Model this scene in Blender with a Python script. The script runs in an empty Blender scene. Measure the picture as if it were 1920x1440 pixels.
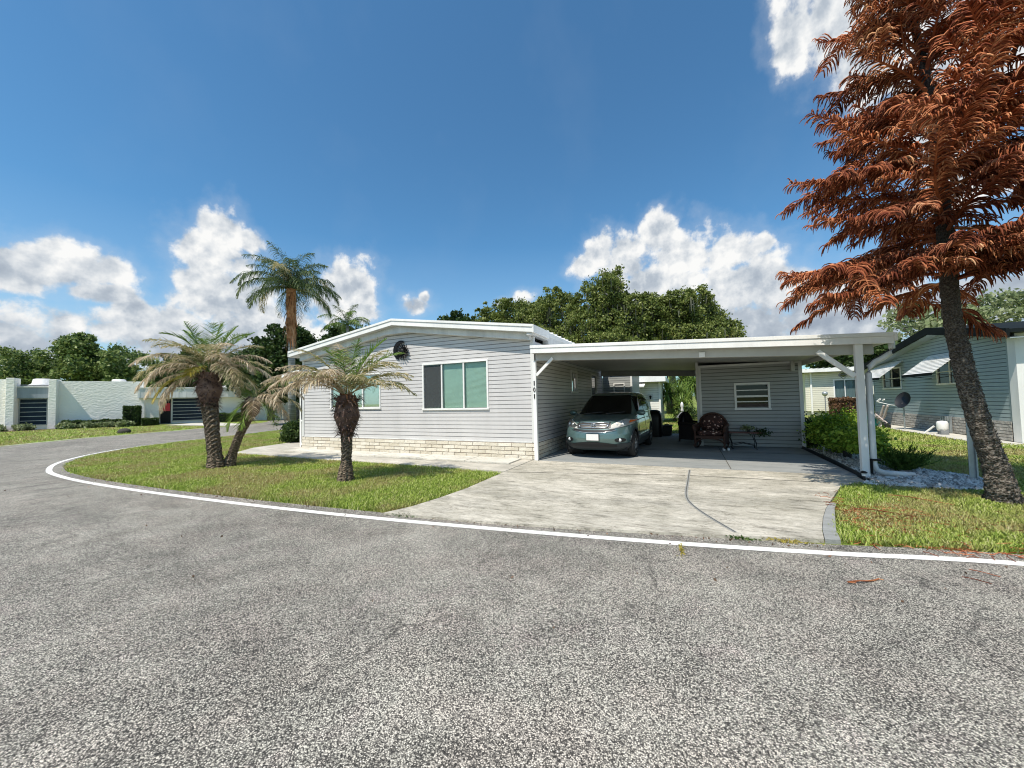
import bpy, bmesh, math, random
import numpy as np
from mathutils import Vector, Matrix

random.seed(7)
rng = np.random.default_rng(7)
scene = bpy.context.scene
COL = scene.collection
R = math.radians
# World frame: origin at the front right corner of the grey home, +X along its front towards the carport,
# +Y away from the street, Z up, metres.

# ------------------------------------------------------------------ mesh helpers
class MB:
    """collects polygons; xf maps local -> world/parent space"""
    def __init__(s, xf=None):
        s.v = []; s.f = []; s.xf = xf
    def add(s, pts, faces):
        o = len(s.v)
        s.v += [tuple(s.xf(p)) for p in pts] if s.xf else [tuple(p) for p in pts]
        s.f += [tuple(i + o for i in f) for f in faces]
    def quad(s, a, b, c, d): s.add([a, b, c, d], [(0, 1, 2, 3)])
    def box(s, x0, x1, y0, y1, z0, z1):
        p = [(x0,y0,z0),(x1,y0,z0),(x1,y1,z0),(x0,y1,z0),(x0,y0,z1),(x1,y0,z1),(x1,y1,z1),(x0,y1,z1)]
        s.add(p, [(0,3,2,1),(4,5,6,7),(0,1,5,4),(1,2,6,5),(2,3,7,6),(3,0,4,7)])
    def hexa(s, bot, top):
        s.add(list(bot) + list(top), [(0,3,2,1),(4,5,6,7),(0,1,5,4),(1,2,6,5),(2,3,7,6),(3,0,4,7)])
    def prism(s, poly, fn0, fn1):
        """poly list of 2D, fn0/fn1 map 2D->3D for the two caps"""
        n = len(poly)
        s.add([fn0(p) for p in poly] + [fn1(p) for p in poly],
              [tuple(range(n))[::-1], tuple(range(n, 2*n))] + [(i, (i+1) % n, n+(i+1) % n, n+i) for i in range(n)])
    def tube(s, pts, rad, n=8, caps=True):
        pts = [Vector(p) for p in pts]
        if not hasattr(rad, '__len__'): rad = [rad]*len(pts)
        ring = []; up = Vector((0, 0, 1)); vs = []
        for i, p in enumerate(pts):
            t = (pts[min(i+1, len(pts)-1)] - pts[max(i-1, 0)]).normalized()
            a = t.cross(up if abs(t.z) < .95 else Vector((1, 0, 0))).normalized(); b = t.cross(a)
            for k in range(n):
                q = 2*math.pi*k/n
                vs.append(p + (a*math.cos(q) + b*math.sin(q))*rad[i])
        fs = [(i*n+k, i*n+(k+1) % n, (i+1)*n+(k+1) % n, (i+1)*n+k) for i in range(len(pts)-1) for k in range(n)]
        if caps: fs += [tuple(range(n))[::-1], tuple(range((len(pts)-1)*n, len(pts)*n))]
        s.add(vs, fs)
    def bar(s, a, b, w, h):
        a = Vector(a); b = Vector(b); t = (b-a).normalized()
        x = t.cross(Vector((0,0,1)) if abs(t.z) < .95 else Vector((0,1,0))).normalized(); y = t.cross(x)
        c = [x*w/2+y*h/2, -x*w/2+y*h/2, -x*w/2-y*h/2, x*w/2-y*h/2]
        s.hexa([a+q for q in c], [b+q for q in c])
    def lathe(s, prof, c=(0,0,0), n=24, axis='z'):
        vs = []
        for r, h in prof:
            for k in range(n):
                q = 2*math.pi*k/n
                p = (r*math.cos(q), r*math.sin(q), h) if axis == 'z' else (h, r*math.cos(q), r*math.sin(q))
                vs.append((p[0]+c[0], p[1]+c[1], p[2]+c[2]))
        m = len(prof)
        s.add(vs, [(i*n+k, i*n+(k+1) % n, (i+1)*n+(k+1) % n, (i+1)*n+k) for i in range(m-1) for k in range(n)]
              + [tuple(range(n))[::-1], tuple(range((m-1)*n, m*n))])
    def ribbon(s, pts, side, ws):
        vs = []; 
        for p, w in zip(pts, ws):
            vs += [Vector(p)+side*w/2, Vector(p)-side*w/2]
        s.add(vs, [(2*i, 2*i+1, 2*i+3, 2*i+2) for i in range(len(pts)-1)])
    def build(s, name, m=None, parent=None, smooth=False, bevel=0, loc=None):
        me = bpy.data.meshes.new(name); me.from_pydata([tuple(p) for p in s.v], [], s.f)
        return link(name, me, m, parent, smooth, bevel, loc)

def link(name, me, m=None, parent=None, smooth=False, bevel=0, loc=None):
    me.update()
    if m: me.materials.append(m)
    if smooth: me.polygons.foreach_set('use_smooth', [True]*len(me.polygons))
    o = bpy.data.objects.new(name, me); COL.objects.link(o)
    if parent is not None:
        o.parent = parent
        o.matrix_parent_inverse = parent_world(parent).inverted()
    if loc: o.location = loc
    if bevel:
        b = o.modifiers.new('b', 'BEVEL'); b.width = bevel; b.segments = 2; b.limit_method = 'ANGLE'
    return o

def parent_world(o):
    m = o.matrix_basis.copy()
    if o.parent: m = parent_world(o.parent) @ o.matrix_parent_inverse @ m
    return m

def npmesh(name, verts, k, m, parent=None, smooth=False):
    """verts (F*k,3): independent k-gons"""
    verts = np.asarray(verts, dtype=np.float32).reshape(-1, 3); nv = len(verts); nf = nv//k
    me = bpy.data.meshes.new(name)
    me.vertices.add(nv); me.vertices.foreach_set('co', verts.ravel())
    me.loops.add(nv); me.loops.foreach_set('vertex_index', np.arange(nv, dtype=np.int32))
    me.polygons.add(nf); me.polygons.foreach_set('loop_start', np.arange(0, nv, k, dtype=np.int32))
    me.update(calc_edges=True)
    return link(name, me, m, parent, smooth)

def tag(o, label=None, cat=None, group=None, kind=None):
    if label: o['label'] = label
    if cat: o['category'] = cat
    if group: o['group'] = group
    if kind: o['kind'] = kind
    return o
def thing(name, label, cat, loc=(0,0,0), group=None, rz=0):
    o = bpy.data.objects.new(name, None); COL.objects.link(o); o.location = loc; o.rotation_euler = (0,0,rz)
    o.empty_display_size = .2
    return tag(o, label, cat, group)

# ------------------------------------------------------------------ materials
def new(name):
    m = bpy.data.materials.new(name); m.use_nodes = True; nt = m.node_tree; nt.nodes.clear()
    return m, nt
def N(nt, t, **k):
    n = nt.nodes.new(t)
    for a, b in k.items():
        if a.startswith('i_'):
            key = a[2:]; key = int(key) if key.isdigit() else key.replace('_', ' ')
            n.inputs[key].default_value = b
        else: setattr(n, a, b)
    return n
def ramp(nt, fac, stops):
    r = N(nt, 'ShaderNodeValToRGB'); nt.links.new(fac, r.inputs[0])
    e = r.color_ramp.elements
    while len(e) < len(stops): e.new(.5)
    for q, (p, c) in zip(e, stops):
        q.position = p; q.color = (*c, 1) if len(c) == 3 else c
    return r.outputs[0]
def noise(nt, vec, scale, detail=4, rough=.55, out=0):
    n = N(nt, 'ShaderNodeTexNoise', i_Scale=scale, i_Detail=detail, i_Roughness=rough)
    if vec: nt.links.new(vec, n.inputs['Vector'])
    return n.outputs[out]
def mixc(nt, fac, a, b, mode='MIX'):
    m = N(nt, 'ShaderNodeMix', data_type='RGBA', blend_type=mode)
    for s, i in ((fac, 0), (a, 6), (b, 7)):
        if isinstance(s, (int, float)): m.inputs[i].default_value = s
        elif isinstance(s, tuple): m.inputs[i].default_value = (*s, 1)
        else: nt.links.new(s, m.inputs[i])
    return m.outputs[2]
def mathn(nt, op, a, b=None, clamp=False):
    m = N(nt, 'ShaderNodeMath', operation=op, use_clamp=clamp)
    for i, s in enumerate((a, b)):
        if s is None: continue
        if isinstance(s, (int, float)): m.inputs[i].default_value = s
        else: nt.links.new(s, m.inputs[i])
    return m.outputs[0]
def pos(nt): return N(nt, 'ShaderNodeNewGeometry').outputs['Position']
def finish(nt, col, rough=.6, bump=None, metal=0, spec=.5, trans=0, coat=0):
    p = N(nt, 'ShaderNodeBsdfPrincipled'); out = N(nt, 'ShaderNodeOutputMaterial')
    if isinstance(col, tuple): p.inputs['Base Color'].default_value = (*col, 1)
    else: nt.links.new(col, p.inputs['Base Color'])
    if isinstance(rough, (int, float)): p.inputs['Roughness'].default_value = rough
    else: nt.links.new(rough, p.inputs['Roughness'])
    p.inputs['Metallic'].default_value = metal; p.inputs['Specular IOR Level'].default_value = spec
    p.inputs['Coat Weight'].default_value = coat
    if bump:
        b = N(nt, 'ShaderNodeBump', i_Strength=bump[1], i_Distance=bump[2]); nt.links.new(bump[0], b.inputs['Height'])
        nt.links.new(b.outputs[0], p.inputs['Normal'])
    if trans:
        t = N(nt, 'ShaderNodeBsdfTranslucent'); 
        if isinstance(col, tuple): t.inputs[0].default_value = (*col, 1)
        else: nt.links.new(col, t.inputs[0])
        mx = N(nt, 'ShaderNodeMixShader', i_0=trans); nt.links.new(p.outputs[0], mx.inputs[1]); nt.links.new(t.outputs[0], mx.inputs[2])
        nt.links.new(mx.outputs[0], out.inputs[0])
    else: nt.links.new(p.outputs[0], out.inputs[0])

def plain(name, c, rough=.5, var=.12, scale=2.5, metal=0, spec=.5, bump=None, coat=0, streak=False):
    m, nt = new(name); P = pos(nt)
    if streak:
        mp = N(nt, 'ShaderNodeMapping'); mp.inputs['Scale'].default_value = (1, 1, .15); nt.links.new(P, mp.inputs[0]); P2 = mp.outputs[0]
    else: P2 = P
    n = noise(nt, P2, scale, 6, .65)
    d = tuple(x*(1-var*1.6) for x in c); l = tuple(min(1, x*(1+var*.6)) for x in c)
    col = ramp(nt, n, [(.28, d), (.62, l)])
    b = (noise(nt, P, bump[0], 4), bump[1], bump[2]) if bump else None
    finish(nt, col, rough, b, metal, spec, 0, coat)
    return m

def leafmat(name, stops, trans=.3, rough=.55, scale=.9, spec=.3):
    """per-leaf random colour plus slow patches"""
    m, nt = new(name); g = N(nt, 'ShaderNodeNewGeometry')
    n = noise(nt, g.outputs['Position'], scale, 3)
    f = mathn(nt, 'ADD', mathn(nt, 'MULTIPLY', g.outputs['Random Per Island'], .65), mathn(nt, 'MULTIPLY', mathn(nt, 'SUBTRACT', n, .3), .9), True)
    col = ramp(nt, f, stops)
    finish(nt, col, rough, None, 0, spec, trans)
    return m

M = {}
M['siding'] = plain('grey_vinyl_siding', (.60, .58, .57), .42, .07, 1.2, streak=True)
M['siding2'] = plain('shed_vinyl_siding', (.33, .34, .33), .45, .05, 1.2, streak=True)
M['white'] = plain('white_painted_metal', (.83, .82, .79), .38, .10, 1.6, streak=True)
M['white2'] = plain('weathered_white_metal', (.68, .68, .66), .45, .14, 2.5, streak=True)
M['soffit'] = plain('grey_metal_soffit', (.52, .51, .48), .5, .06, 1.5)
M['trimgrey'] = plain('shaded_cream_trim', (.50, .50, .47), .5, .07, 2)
M['roofwhite'] = plain('white_roof_coating', (.78, .78, .76), .6, .12, 1.0)
M['blue'] = plain('blue_grey_siding', (.33, .40, .405), .45, .06, 1.0, streak=True)
M['bluetrim'] = plain('blue_trim', (.30, .36, .365), .45, .06)
M['dkfascia'] = plain('dark_green_fascia', (.010, .014, .015), .8, .2, spec=.1)
M['cream'] = plain('cream_siding', (.72, .70, .58), .5, .05)
M['black'] = plain('black_plastic', (.012, .012, .013), .42, .2)
M['rubber'] = plain('tyre_rubber', (.014, .014, .014), .8, .2, 20)
M['iron'] = plain('black_iron', (.006, .006, .007), .5, .2, spec=.2)
M['dark'] = plain('dark_interior', (.012, .013, .014), .9, .1)
M['galv'] = plain('galvanised_steel', (.40, .43, .44), .38, .15, 6, metal=.5)
M['wicker'] = None
M['terracotta'] = plain('black_pot', (.02, .02, .02), .6, .2)
M['greenpot'] = plain('green_pot', (.012, .06, .05), .4, .2)
M['beige'] = plain('beige_plastic', (.50, .42, .38), .5, .1)
M['teal'] = plain('teal_plastic', (.02, .30, .24), .5, .1)
M['yellow'] = plain('yellow_paint', (.75, .6, .05), .5, .1)
M['red'] = plain('red_paint', (.55, .02, .03), .4, .1)
M['stone'] = plain('grey_stone', (.2, .21, .22), .8, .2, 8)
M['whitestone'] = plain('white_stone', (.75, .75, .73), .7, .1, 8)
M['rock'] = plain('dark_rock', (.05, .045, .035), .9, .3, 8)
M['curtain'] = plain('grey_curtain', (.30, .34, .38), .8, .1, 3, streak=True)

def glassmat(name, tint, refl=.9, body=(.0, .0, .0), trans=.75, rough=.03):
    m, nt = new(name); out = N(nt, 'ShaderNodeOutputMaterial')
    t = N(nt, 'ShaderNodeBsdfTransparent'); t.inputs[0].default_value = (*tint, 1)
    d = N(nt, 'ShaderNodeBsdfDiffuse'); d.inputs[0].default_value = (*body, 1)
    g = N(nt, 'ShaderNodeBsdfGlossy', i_Roughness=rough)
    a = N(nt, 'ShaderNodeMixShader', i_0=trans); nt.links.new(d.outputs[0], a.inputs[1]); nt.links.new(t.outputs[0], a.inputs[2])
    fr = N(nt, 'ShaderNodeFresnel', i_IOR=1.5)
    b = N(nt, 'ShaderNodeMixShader'); nt.links.new(mathn(nt, 'MULTIPLY', fr.outputs[0], refl), b.inputs[0])
    nt.links.new(a.outputs[0], b.inputs[1]); nt.links.new(g.outputs[0], b.inputs[2]); nt.links.new(b.outputs[0], out.inputs[0])
    return m
M['glass'] = glassmat('window_glass', (.93, .99, .96), .55, trans=1.0)
M['glassdark'] = glassmat('dark_glass', (.3, .34, .36), .9, (.008, .01, .011), .3)
M['carglass'] = glassmat('car_glass', (.10, .13, .12), .7, (.004, .006, .006), .4)
M['lens'] = glassmat('headlight_lens', (.97, .97, .96), 1.0, (.7, .7, .68), .8, .06)
M['blind'] = plain('green_tinted_blind', (.62, .76, .67), .6, .05, 3)
M['screen'] = plain('grey_insect_screen', (.085, .095, .105), .6, .1, 3)

def chrome(name, c, rough): 
    m, nt = new(name); finish(nt, c, rough, None, 1.0); return m
M['chrome'] = chrome('chrome', (.75, .76, .78), .12)
M['alloy'] = plain('alloy_wheel', (.72, .73, .74), .35, .05, metal=.35)

def carpaint():
    m, nt = new('pale_teal_car_paint')
    n = noise(nt, pos(nt), 900, 2)
    col = ramp(nt, n, [(.35, (.085, .150, .146)), (.7, (.13, .21, .202))])
    finish(nt, col, .3, None, .45, .5, 0, 1.0); return m
M['paint'] = carpaint()
M['clad'] = plain('grey_bumper_plastic', (.035, .042, .045), .6, .1, 10)
M['lamphouse'] = plain('pale_lamp_housing', (.86, .84, .78), .3, .12, 14)
M['amber'] = plain('amber_lens', (.75, .16, .03), .25, .05)

def brickmat(name, cols, mortar, w, h, bumpd=.02):
    m, nt = new(name); tc = N(nt, 'ShaderNodeNewGeometry')
    P = tc.outputs['Position']
    big = noise(nt, P, 5, 3); fine = noise(nt, P, 38, 5, .7)
    isl = tc.outputs['Random Per Island']
    f = mathn(nt, 'ADD', mathn(nt, 'MULTIPLY', isl, .45), mathn(nt, 'MULTIPLY', fine, .55))
    col = ramp(nt, f, [(.2, cols[0]), (.5, cols[1]), (.8, cols[2])])
    col = mixc(nt, mathn(nt, 'MULTIPLY', big, .22), col, (.30, .24, .17))
    finish(nt, col, .85, (fine, .9, bumpd)); return m
M['brick'] = brickmat('cream_split_face_brick', [(.62, .555, .44), (.75, .69, .575), (.84, .79, .69)], None, 0, 0)
M['brick2'] = brickmat('grey_beige_brick', [(.34, .32, .29), (.46, .44, .40), (.55, .53, .49)], None, 0, 0)
M['mortar'] = plain('brown_mortar', (.13, .085, .055), .9, .2, 12)
M['mortar2'] = plain('grey_mortar', (.10, .095, .09), .9, .2, 12)

def stucco():
    m, nt = new('white_textured_stucco'); P = pos(nt)
    mp = N(nt, 'ShaderNodeMapping'); mp.inputs['Scale'].default_value = (1, 1, 2.2); nt.links.new(P, mp.inputs[0])
    n = noise(nt, mp.outputs[0], 4.5, 3, .5)
    col = ramp(nt, noise(nt, P, .8, 5), [(.3, (.90, .86, .79)), (.7, (.95, .92, .86))])
    finish(nt, col, .8, (n, .40, .10)); return m
M['stucco'] = stucco()

def asphalt():
    m, nt = new('asphalt'); P = pos(nt)
    v = N(nt, 'ShaderNodeTexVoronoi', i_Scale=152.0, i_Randomness=1.0); nt.links.new(P, v.inputs['Vector'])
    sep = N(nt, 'ShaderNodeSeparateColor'); nt.links.new(v.outputs['Color'], sep.inputs[0])
    big = noise(nt, P, .35, 4, .6); mid = noise(nt, P, 2.2, 5, .6)
    sh = mathn(nt, 'ADD', mathn(nt, 'MULTIPLY', mathn(nt, 'SUBTRACT', big, .5), .62), mathn(nt, 'MULTIPLY', mathn(nt, 'SUBTRACT', mid, .5), .6))
    f = mathn(nt, 'ADD', sep.outputs[0], sh)
    stones = ramp(nt, f, [(.08, (.06, .055, .048)), (.33, (.165, .15, .13)), (.47, (.34, .313, .272)), (.75, (.58, .535, .46)), (.97, (.82, .755, .655))])
    gap = ramp(nt, v.outputs['Distance'], [(.3, (1, 1, 1)), (.75, (.25, .25, .26))])
    v.distance = 'EUCLIDEAN'
    col = mixc(nt, 1.0, stones, gap, 'MULTIPLY')
    # warm and green tints, tar seams
    tint = ramp(nt, noise(nt, P, 1.3, 4, .7), [(.35, (1.04, 1.0, .97)), (.55, (.97, 1, .96)), (.7, (1.06, .99, 1.0))])
    col = mixc(nt, .7, col, tint, 'MULTIPLY')
    wv = N(nt, 'ShaderNodeTexVoronoi', feature='DISTANCE_TO_EDGE', i_Scale=.42)
    wn = noise(nt, P, 1.6, 4, .6, 1)
    va = N(nt, 'ShaderNodeVectorMath', operation='MULTIPLY_ADD'); va.inputs[1].default_value = (.9, .9, 0)
    nt.links.new(wn, va.inputs[0]); nt.links.new(P, va.inputs[2]); nt.links.new(va.outputs[0], wv.inputs['Vector'])
    crack = ramp(nt, wv.outputs['Distance'], [(.0, (.25, .25, .25)), (.010, (1, 1, 1))])
    col = mixc(nt, mathn(nt, 'MULTIPLY', ramp(nt, noise(nt, P, .7, 2), [(.44, (0, 0, 0)), (.58, (1, 1, 1))]), .75), col, mixc(nt, 1.0, col, crack, 'MULTIPLY'))
    oil = ramp(nt, noise(nt, P, 1.15, 3, .5), [(.60, (1, 1, 1)), (.74, (.84, .83, .82))]); col = mixc(nt, 1.0, col, oil, 'MULTIPLY')
    # a mossy streak where water runs
    ms = ramp(nt, noise(nt, P, .9, 5, .75), [(.70, (0, 0, 0)), (.80, (1, 1, 1))])
    col = mixc(nt, mathn(nt, 'MULTIPLY', ms, .35), col, (.17, .18, .045))
    finish(nt, col, .88, (v.outputs['Distance'], .55, -.006)); return m
M['asphalt'] = asphalt()

def concrete(name, a, b, c, stain=.6, rel=.5):
    m, nt = new(name); P = pos(nt)
    mp = N(nt, 'ShaderNodeMapping'); mp.inputs['Scale'].default_value = (.55, 2.0, 1); mp.inputs['Rotation'].default_value = (0, 0, R(-14)); nt.links.new(P, mp.inputs[0])
    n1 = noise(nt, mp.outputs[0], 1.1, 6, .68); n2 = noise(nt, mp.outputs[0], 5.5, 7, .75); n3 = noise(nt, P, 60, 3, .6)
    col = ramp(nt, n1, [(.32, a), (.5, b), (.68, c)])
    st = ramp(nt, n2, [(.33, (.42, .42, .40)), (.47, (.93, .92, .90)), (.6, (1.06, 1.06, 1.05))])
    col = mixc(nt, stain, col, st, 'MULTIPLY')
    vo = N(nt, 'ShaderNodeTexVoronoi', feature='DISTANCE_TO_EDGE', i_Scale=2.2)
    va = N(nt, 'ShaderNodeVectorMath', operation='MULTIPLY_ADD'); va.inputs[1].default_value = (.8, .8, 0)
    nt.links.new(noise(nt, P, 2.6, 5, .7, 1), va.inputs[0]); nt.links.new(mp.outputs[0], va.inputs[2]); nt.links.new(va.outputs[0], vo.inputs['Vector'])
    ck = ramp(nt, vo.outputs['Distance'], [(.0, (.45, .44, .42)), (.022, (1, 1, 1))])
    ckm = ramp(nt, noise(nt, P, 1.7, 3), [(.45, (0, 0, 0)), (.6, (1, 1, 1))])
    col = mixc(nt, mathn(nt, 'MULTIPLY', ckm, stain), col, mixc(nt, 1.0, col, ck, 'MULTIPLY'))
    rg = mathn(nt, 'ABSOLUTE', mathn(nt, 'SUBTRACT', noise(nt, mp.outputs[0], 9, 5, .7), .5))
    rl = ramp(nt, rg, [(.0, (.42, .41, .38)), (.035, (1, 1, 1))])
    col = mixc(nt, stain*.75, col, mixc(nt, 1.0, col, rl, 'MULTIPLY'))
    blot = ramp(nt, noise(nt, P, .9, 6, .7), [(.40, (.70, .70, .67)), (.58, (1, 1, 1))]); col = mixc(nt, stain*.9, col, blot, 'MULTIPLY')
    finish(nt, col, .82, (mathn(nt, 'ADD', n2, mathn(nt, 'MULTIPLY', n3, .4)), rel, .03)); return m
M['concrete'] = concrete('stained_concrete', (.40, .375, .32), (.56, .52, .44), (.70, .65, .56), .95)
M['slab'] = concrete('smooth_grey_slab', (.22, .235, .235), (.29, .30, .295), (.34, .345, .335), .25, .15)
M['walk'] = concrete('pale_walk_concrete', (.42, .40, .345), (.56, .52, .45), (.66, .62, .55), .55, .3)
M['walk2'] = concrete('pale_raised_slab', (.55, .53, .47), (.66, .63, .56), (.74, .71, .65), .45, .3)
M['strip'] = concrete('grey_edge_strip', (.25, .26, .25), (.33, .335, .325), (.38, .38, .37), .4)
def worn():
    m, nt = new('worn_white_line_paint'); P = pos(nt)
    w = ramp(nt, mathn(nt, 'ADD', noise(nt, P, 75, 3, .7), mathn(nt, 'MULTIPLY', noise(nt, P, 3, 4), .35)), [(.50, (.18, .17, .155)), (.58, (.84, .82, .77))])
    finish(nt, w, .65, (noise(nt, P, 110, 2), .5, .006)); return m
M['linepaint'] = worn()
M['joint'] = plain('dark_joint', (.10, .095, .08), .9, .3, 20)

def lawnmat(name, blade):
    m, nt = new(name); g = N(nt, 'ShaderNodeNewGeometry'); P = g.outputs['Position']
    dry = noise(nt, P, .62, 5, .6); fine = noise(nt, P, 28 if not blade else 6, 4, .7)
    mask = ramp(nt, mathn(nt, 'ADD', dry, mathn(nt, 'MULTIPLY', mathn(nt, 'SUBTRACT', fine, .5), .22)), [(.44, (0, 0, 0)), (.58, (1, 1, 1))])
    if blade:
        f = g.outputs['Random Per Island']
        green = ramp(nt, f, [(0, (.16, .24, .035)), (.5, (.34, .44, .08)), (.85, (.50, .57, .16)), (1, (.64, .61, .31))])
        brown = ramp(nt, f, [(0, (.30, .21, .10)), (.4, (.48, .39, .18)), (.8, (.38, .42, .14)), (1, (.64, .54, .34))])
    else:
        f = noise(nt, P, 16, 5, .75)
        green = ramp(nt, f, [(.3, (.09, .15, .022)), (.5, (.22, .31, .055)), (.7, (.36, .43, .11))])
        brown = ramp(nt, f, [(.3, (.12, .09, .045)), (.5, (.22, .18, .08)), (.7, (.31, .27, .13))])
    col = mixc(nt, mathn(nt, 'MULTIPLY', mask, .85), green, brown)
    finish(nt, col, .8, None if blade else (noise(nt, P, 45, 4, .8), .8, .04), 0, .15, .35 if blade else 0); return m
M['lawn'] = lawnmat('lawn_ground', False); M['blade'] = lawnmat('grass_blades', True)
M['gravelbase'] = plain('gravel_bed_soil', (.09, .08, .07), .95, .4, 25)
M['mulch'] = plain('mulch', (.16, .10, .06), .95, .4, 12)
def chipmat():
    m, nt = new('white_marble_chips'); g = N(nt, 'ShaderNodeNewGeometry')
    finish(nt, ramp(nt, g.outputs['Random Per Island'], [(0, (.15, .14, .125)), (.3, (.42, .39, .35)), (.6, (.70, .665, .61)), (1, (.86, .83, .77))]), .75); return m
M['chips'] = chipmat()

def pinemat(name, stops, *a):
    m, nt = new(name); g = N(nt, 'ShaderNodeNewGeometry'); oi = N(nt, 'ShaderNodeObjectInfo')
    n = noise(nt, g.outputs['Position'], 2.2, 4)
    f = mathn(nt, 'ADD', mathn(nt, 'MULTIPLY', g.outputs['Random Per Island'], .55), mathn(nt, 'MULTIPLY', mathn(nt, 'SUBTRACT', n, .3), 1.1), True)
    col = ramp(nt, f, stops)
    tone = ramp(nt, oi.outputs['Random'], [(0, (.60, .52, .52)), (.3, (.95, .84, .80)), (.6, (1.15, .98, .88)), (.85, (.92, .98, .90)), (1, (1.25, 1.12, 1.0))])
    col = mixc(nt, 1.0, col, tone, 'MULTIPLY')
    finish(nt, col, .7, None, 0, .15, .06); return m
M['leaf_oak'] = leafmat('oak_leaves', [(0, (.035, .055, .012)), (.35, (.10, .14, .028)), (.65, (.215, .255, .065)), (1, (.42, .44, .17))])
M['leaf_dark'] = leafmat('dark_leaves', [(0, (.012, .030, .010)), (.5, (.042, .082, .02)), (1, (.12, .17, .045))])
M['leaf_far'] = leafmat('far_leaves', [(0, (.03, .06, .016)), (.4, (.11, .17, .045)), (.75, (.23, .29, .085)), (1, (.38, .41, .18))], scale=.25)
M['moss'] = leafmat('spanish_moss', [(0, (.05, .055, .035)), (1, (.14, .145, .10))], .1)
M['leaf_bright'] = leafmat('bright_shrub_leaves', [(0, (.05, .11, .015)), (.45, (.19, .32, .03)), (1, (.52, .64, .09))], scale=2)
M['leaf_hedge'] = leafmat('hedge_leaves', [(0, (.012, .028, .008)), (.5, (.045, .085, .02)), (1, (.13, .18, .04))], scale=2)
M['leaf_red'] = leafmat('red_hedge_leaves', [(0, (.05, .03, .015)), (.5, (.16, .09, .05)), (1, (.36, .20, .12))], scale=1.5)
M['leaf_juniper'] = leafmat('juniper_needles', [(0, (.018, .048, .010)), (.5, (.055, .11, .018)), (1, (.14, .21, .04))], scale=3)
M['leaf_pale'] = leafmat('pale_fern_leaves', [(0, (.10, .13, .05)), (.5, (.22, .27, .12)), (1, (.42, .44, .28))], scale=2)
M['frond_green'] = leafmat('green_palm_leaflets', [(0, (.05, .10, .02)), (.5, (.15, .24, .045)), (1, (.36, .44, .12))], scale=1.2, rough=.4)
M['frond_bright'] = leafmat('bright_palm_leaflets', [(0, (.07, .14, .025)), (.5, (.15, .26, .04)), (1, (.32, .42, .09))], scale=1.2, rough=.4)
M['frond_dry'] = leafmat('dry_palm_leaflets', [(0, (.20, .15, .09)), (.4, (.50, .39, .26)), (.75, (.82, .69, .50)), (1, (.62, .58, .32))], scale=1.5)
M['frond_half'] = leafmat('half_dry_palm_leaflets', [(0, (.10, .13, .035)), (.35, (.28, .28, .10)), (.62, (.56, .47, .28)), (1, (.82, .70, .50))], scale=4)
M['frond_yellow'] = leafmat('yellowing_palm_leaflets', [(0, (.16, .16, .03)), (.5, (.38, .32, .06)), (1, (.55, .42, .12))], scale=1.5)
M['frond_queen'] = leafmat('queen_palm_leaflets', [(0, (.03, .06, .028)), (.5, (.085, .135, .05)), (.85, (.20, .23, .09)), (1, (.42, .33, .18))], scale=.8)
M['pine'] = pinemat('rust_dead_pine_foliage', [(0, (.055, .016, .010)), (.3, (.18, .050, .024)), (.62, (.40, .145, .066)), (.85, (.66, .34, .18)), (1, (.82, .56, .34))], .08, .55, .9)
M['blacktwig'] = plain('dead_dark_wood', (.05, .03, .022), .85, .3, 20)

def bark(name, a, b, c, sc=18, strength=1.0, dist=.04, stretch=(1, 1, .6)):
    m, nt = new(name); P = pos(nt)
    mp = N(nt, 'ShaderNodeMapping'); mp.inputs['Scale'].default_value = stretch; nt.links.new(P, mp.inputs[0])
    v = N(nt, 'ShaderNodeTexVoronoi', i_Scale=sc); nt.links.new(mp.outputs[0], v.inputs['Vector'])
    n = noise(nt, mp.outputs[0], sc*1.3, 5, .7)
    f = mathn(nt, 'ADD', mathn(nt, 'MULTIPLY', v.outputs['Distance'], .6), mathn(nt, 'MULTIPLY', n, .6))
    finish(nt, ramp(nt, f, [(.3, a), (.6, b), (.88, c)]), .9, (f, strength, dist)); return m
def pinebark():
    m, nt = new('rough_pine_bark'); P = pos(nt)
    v = N(nt, 'ShaderNodeTexVoronoi', i_Scale=46.0); nt.links.new(P, v.inputs[0])
    n = noise(nt, P, 30, 6, .75); big = noise(nt, P, 5, 4, .6)
    f = mathn(nt, 'ADD', mathn(nt, 'MULTIPLY', v.outputs['Distance'], .5), mathn(nt, 'MULTIPLY', n, .75))
    col = ramp(nt, f, [(.34, (.022, .016, .012)), (.58, (.105, .082, .062)), (.82, (.36, .32, .27))])
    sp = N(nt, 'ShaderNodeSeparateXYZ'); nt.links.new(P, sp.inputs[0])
    crown_shade = N(nt, 'ShaderNodeMapRange', clamp=True); nt.links.new(sp.outputs[2], crown_shade.inputs[0]); crown_shade.inputs[1].default_value = .4; crown_shade.inputs[2].default_value = 3.2; crown_shade.inputs[3].default_value = 1.25; crown_shade.inputs[4].default_value = .30  # shade of the crown's core painted into the bark, darker upward
    col = mixc(nt, 1.0, col, crown_shade.outputs[0], 'MULTIPLY')
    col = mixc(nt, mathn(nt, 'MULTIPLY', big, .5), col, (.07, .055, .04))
    finish(nt, col, .92, (f, 1.0, .05)); return m
M['bark_pine'] = pinebark()
M['bark_palm'] = bark('palm_trunk_bark', (.035, .026, .018), (.15, .11, .075), (.34, .27, .19), 20, 1, .04, (1, 1, 1.6))
M['bark_oak'] = bark('oak_bark', (.03, .027, .022), (.09, .08, .07), (.20, .19, .17), 9)
M['bark_queen'] = bark('ringed_palm_bark', (.12, .12, .11), (.25, .25, .23), (.38, .38, .36), 6, .6, .03, (.2, .2, 3))
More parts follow.
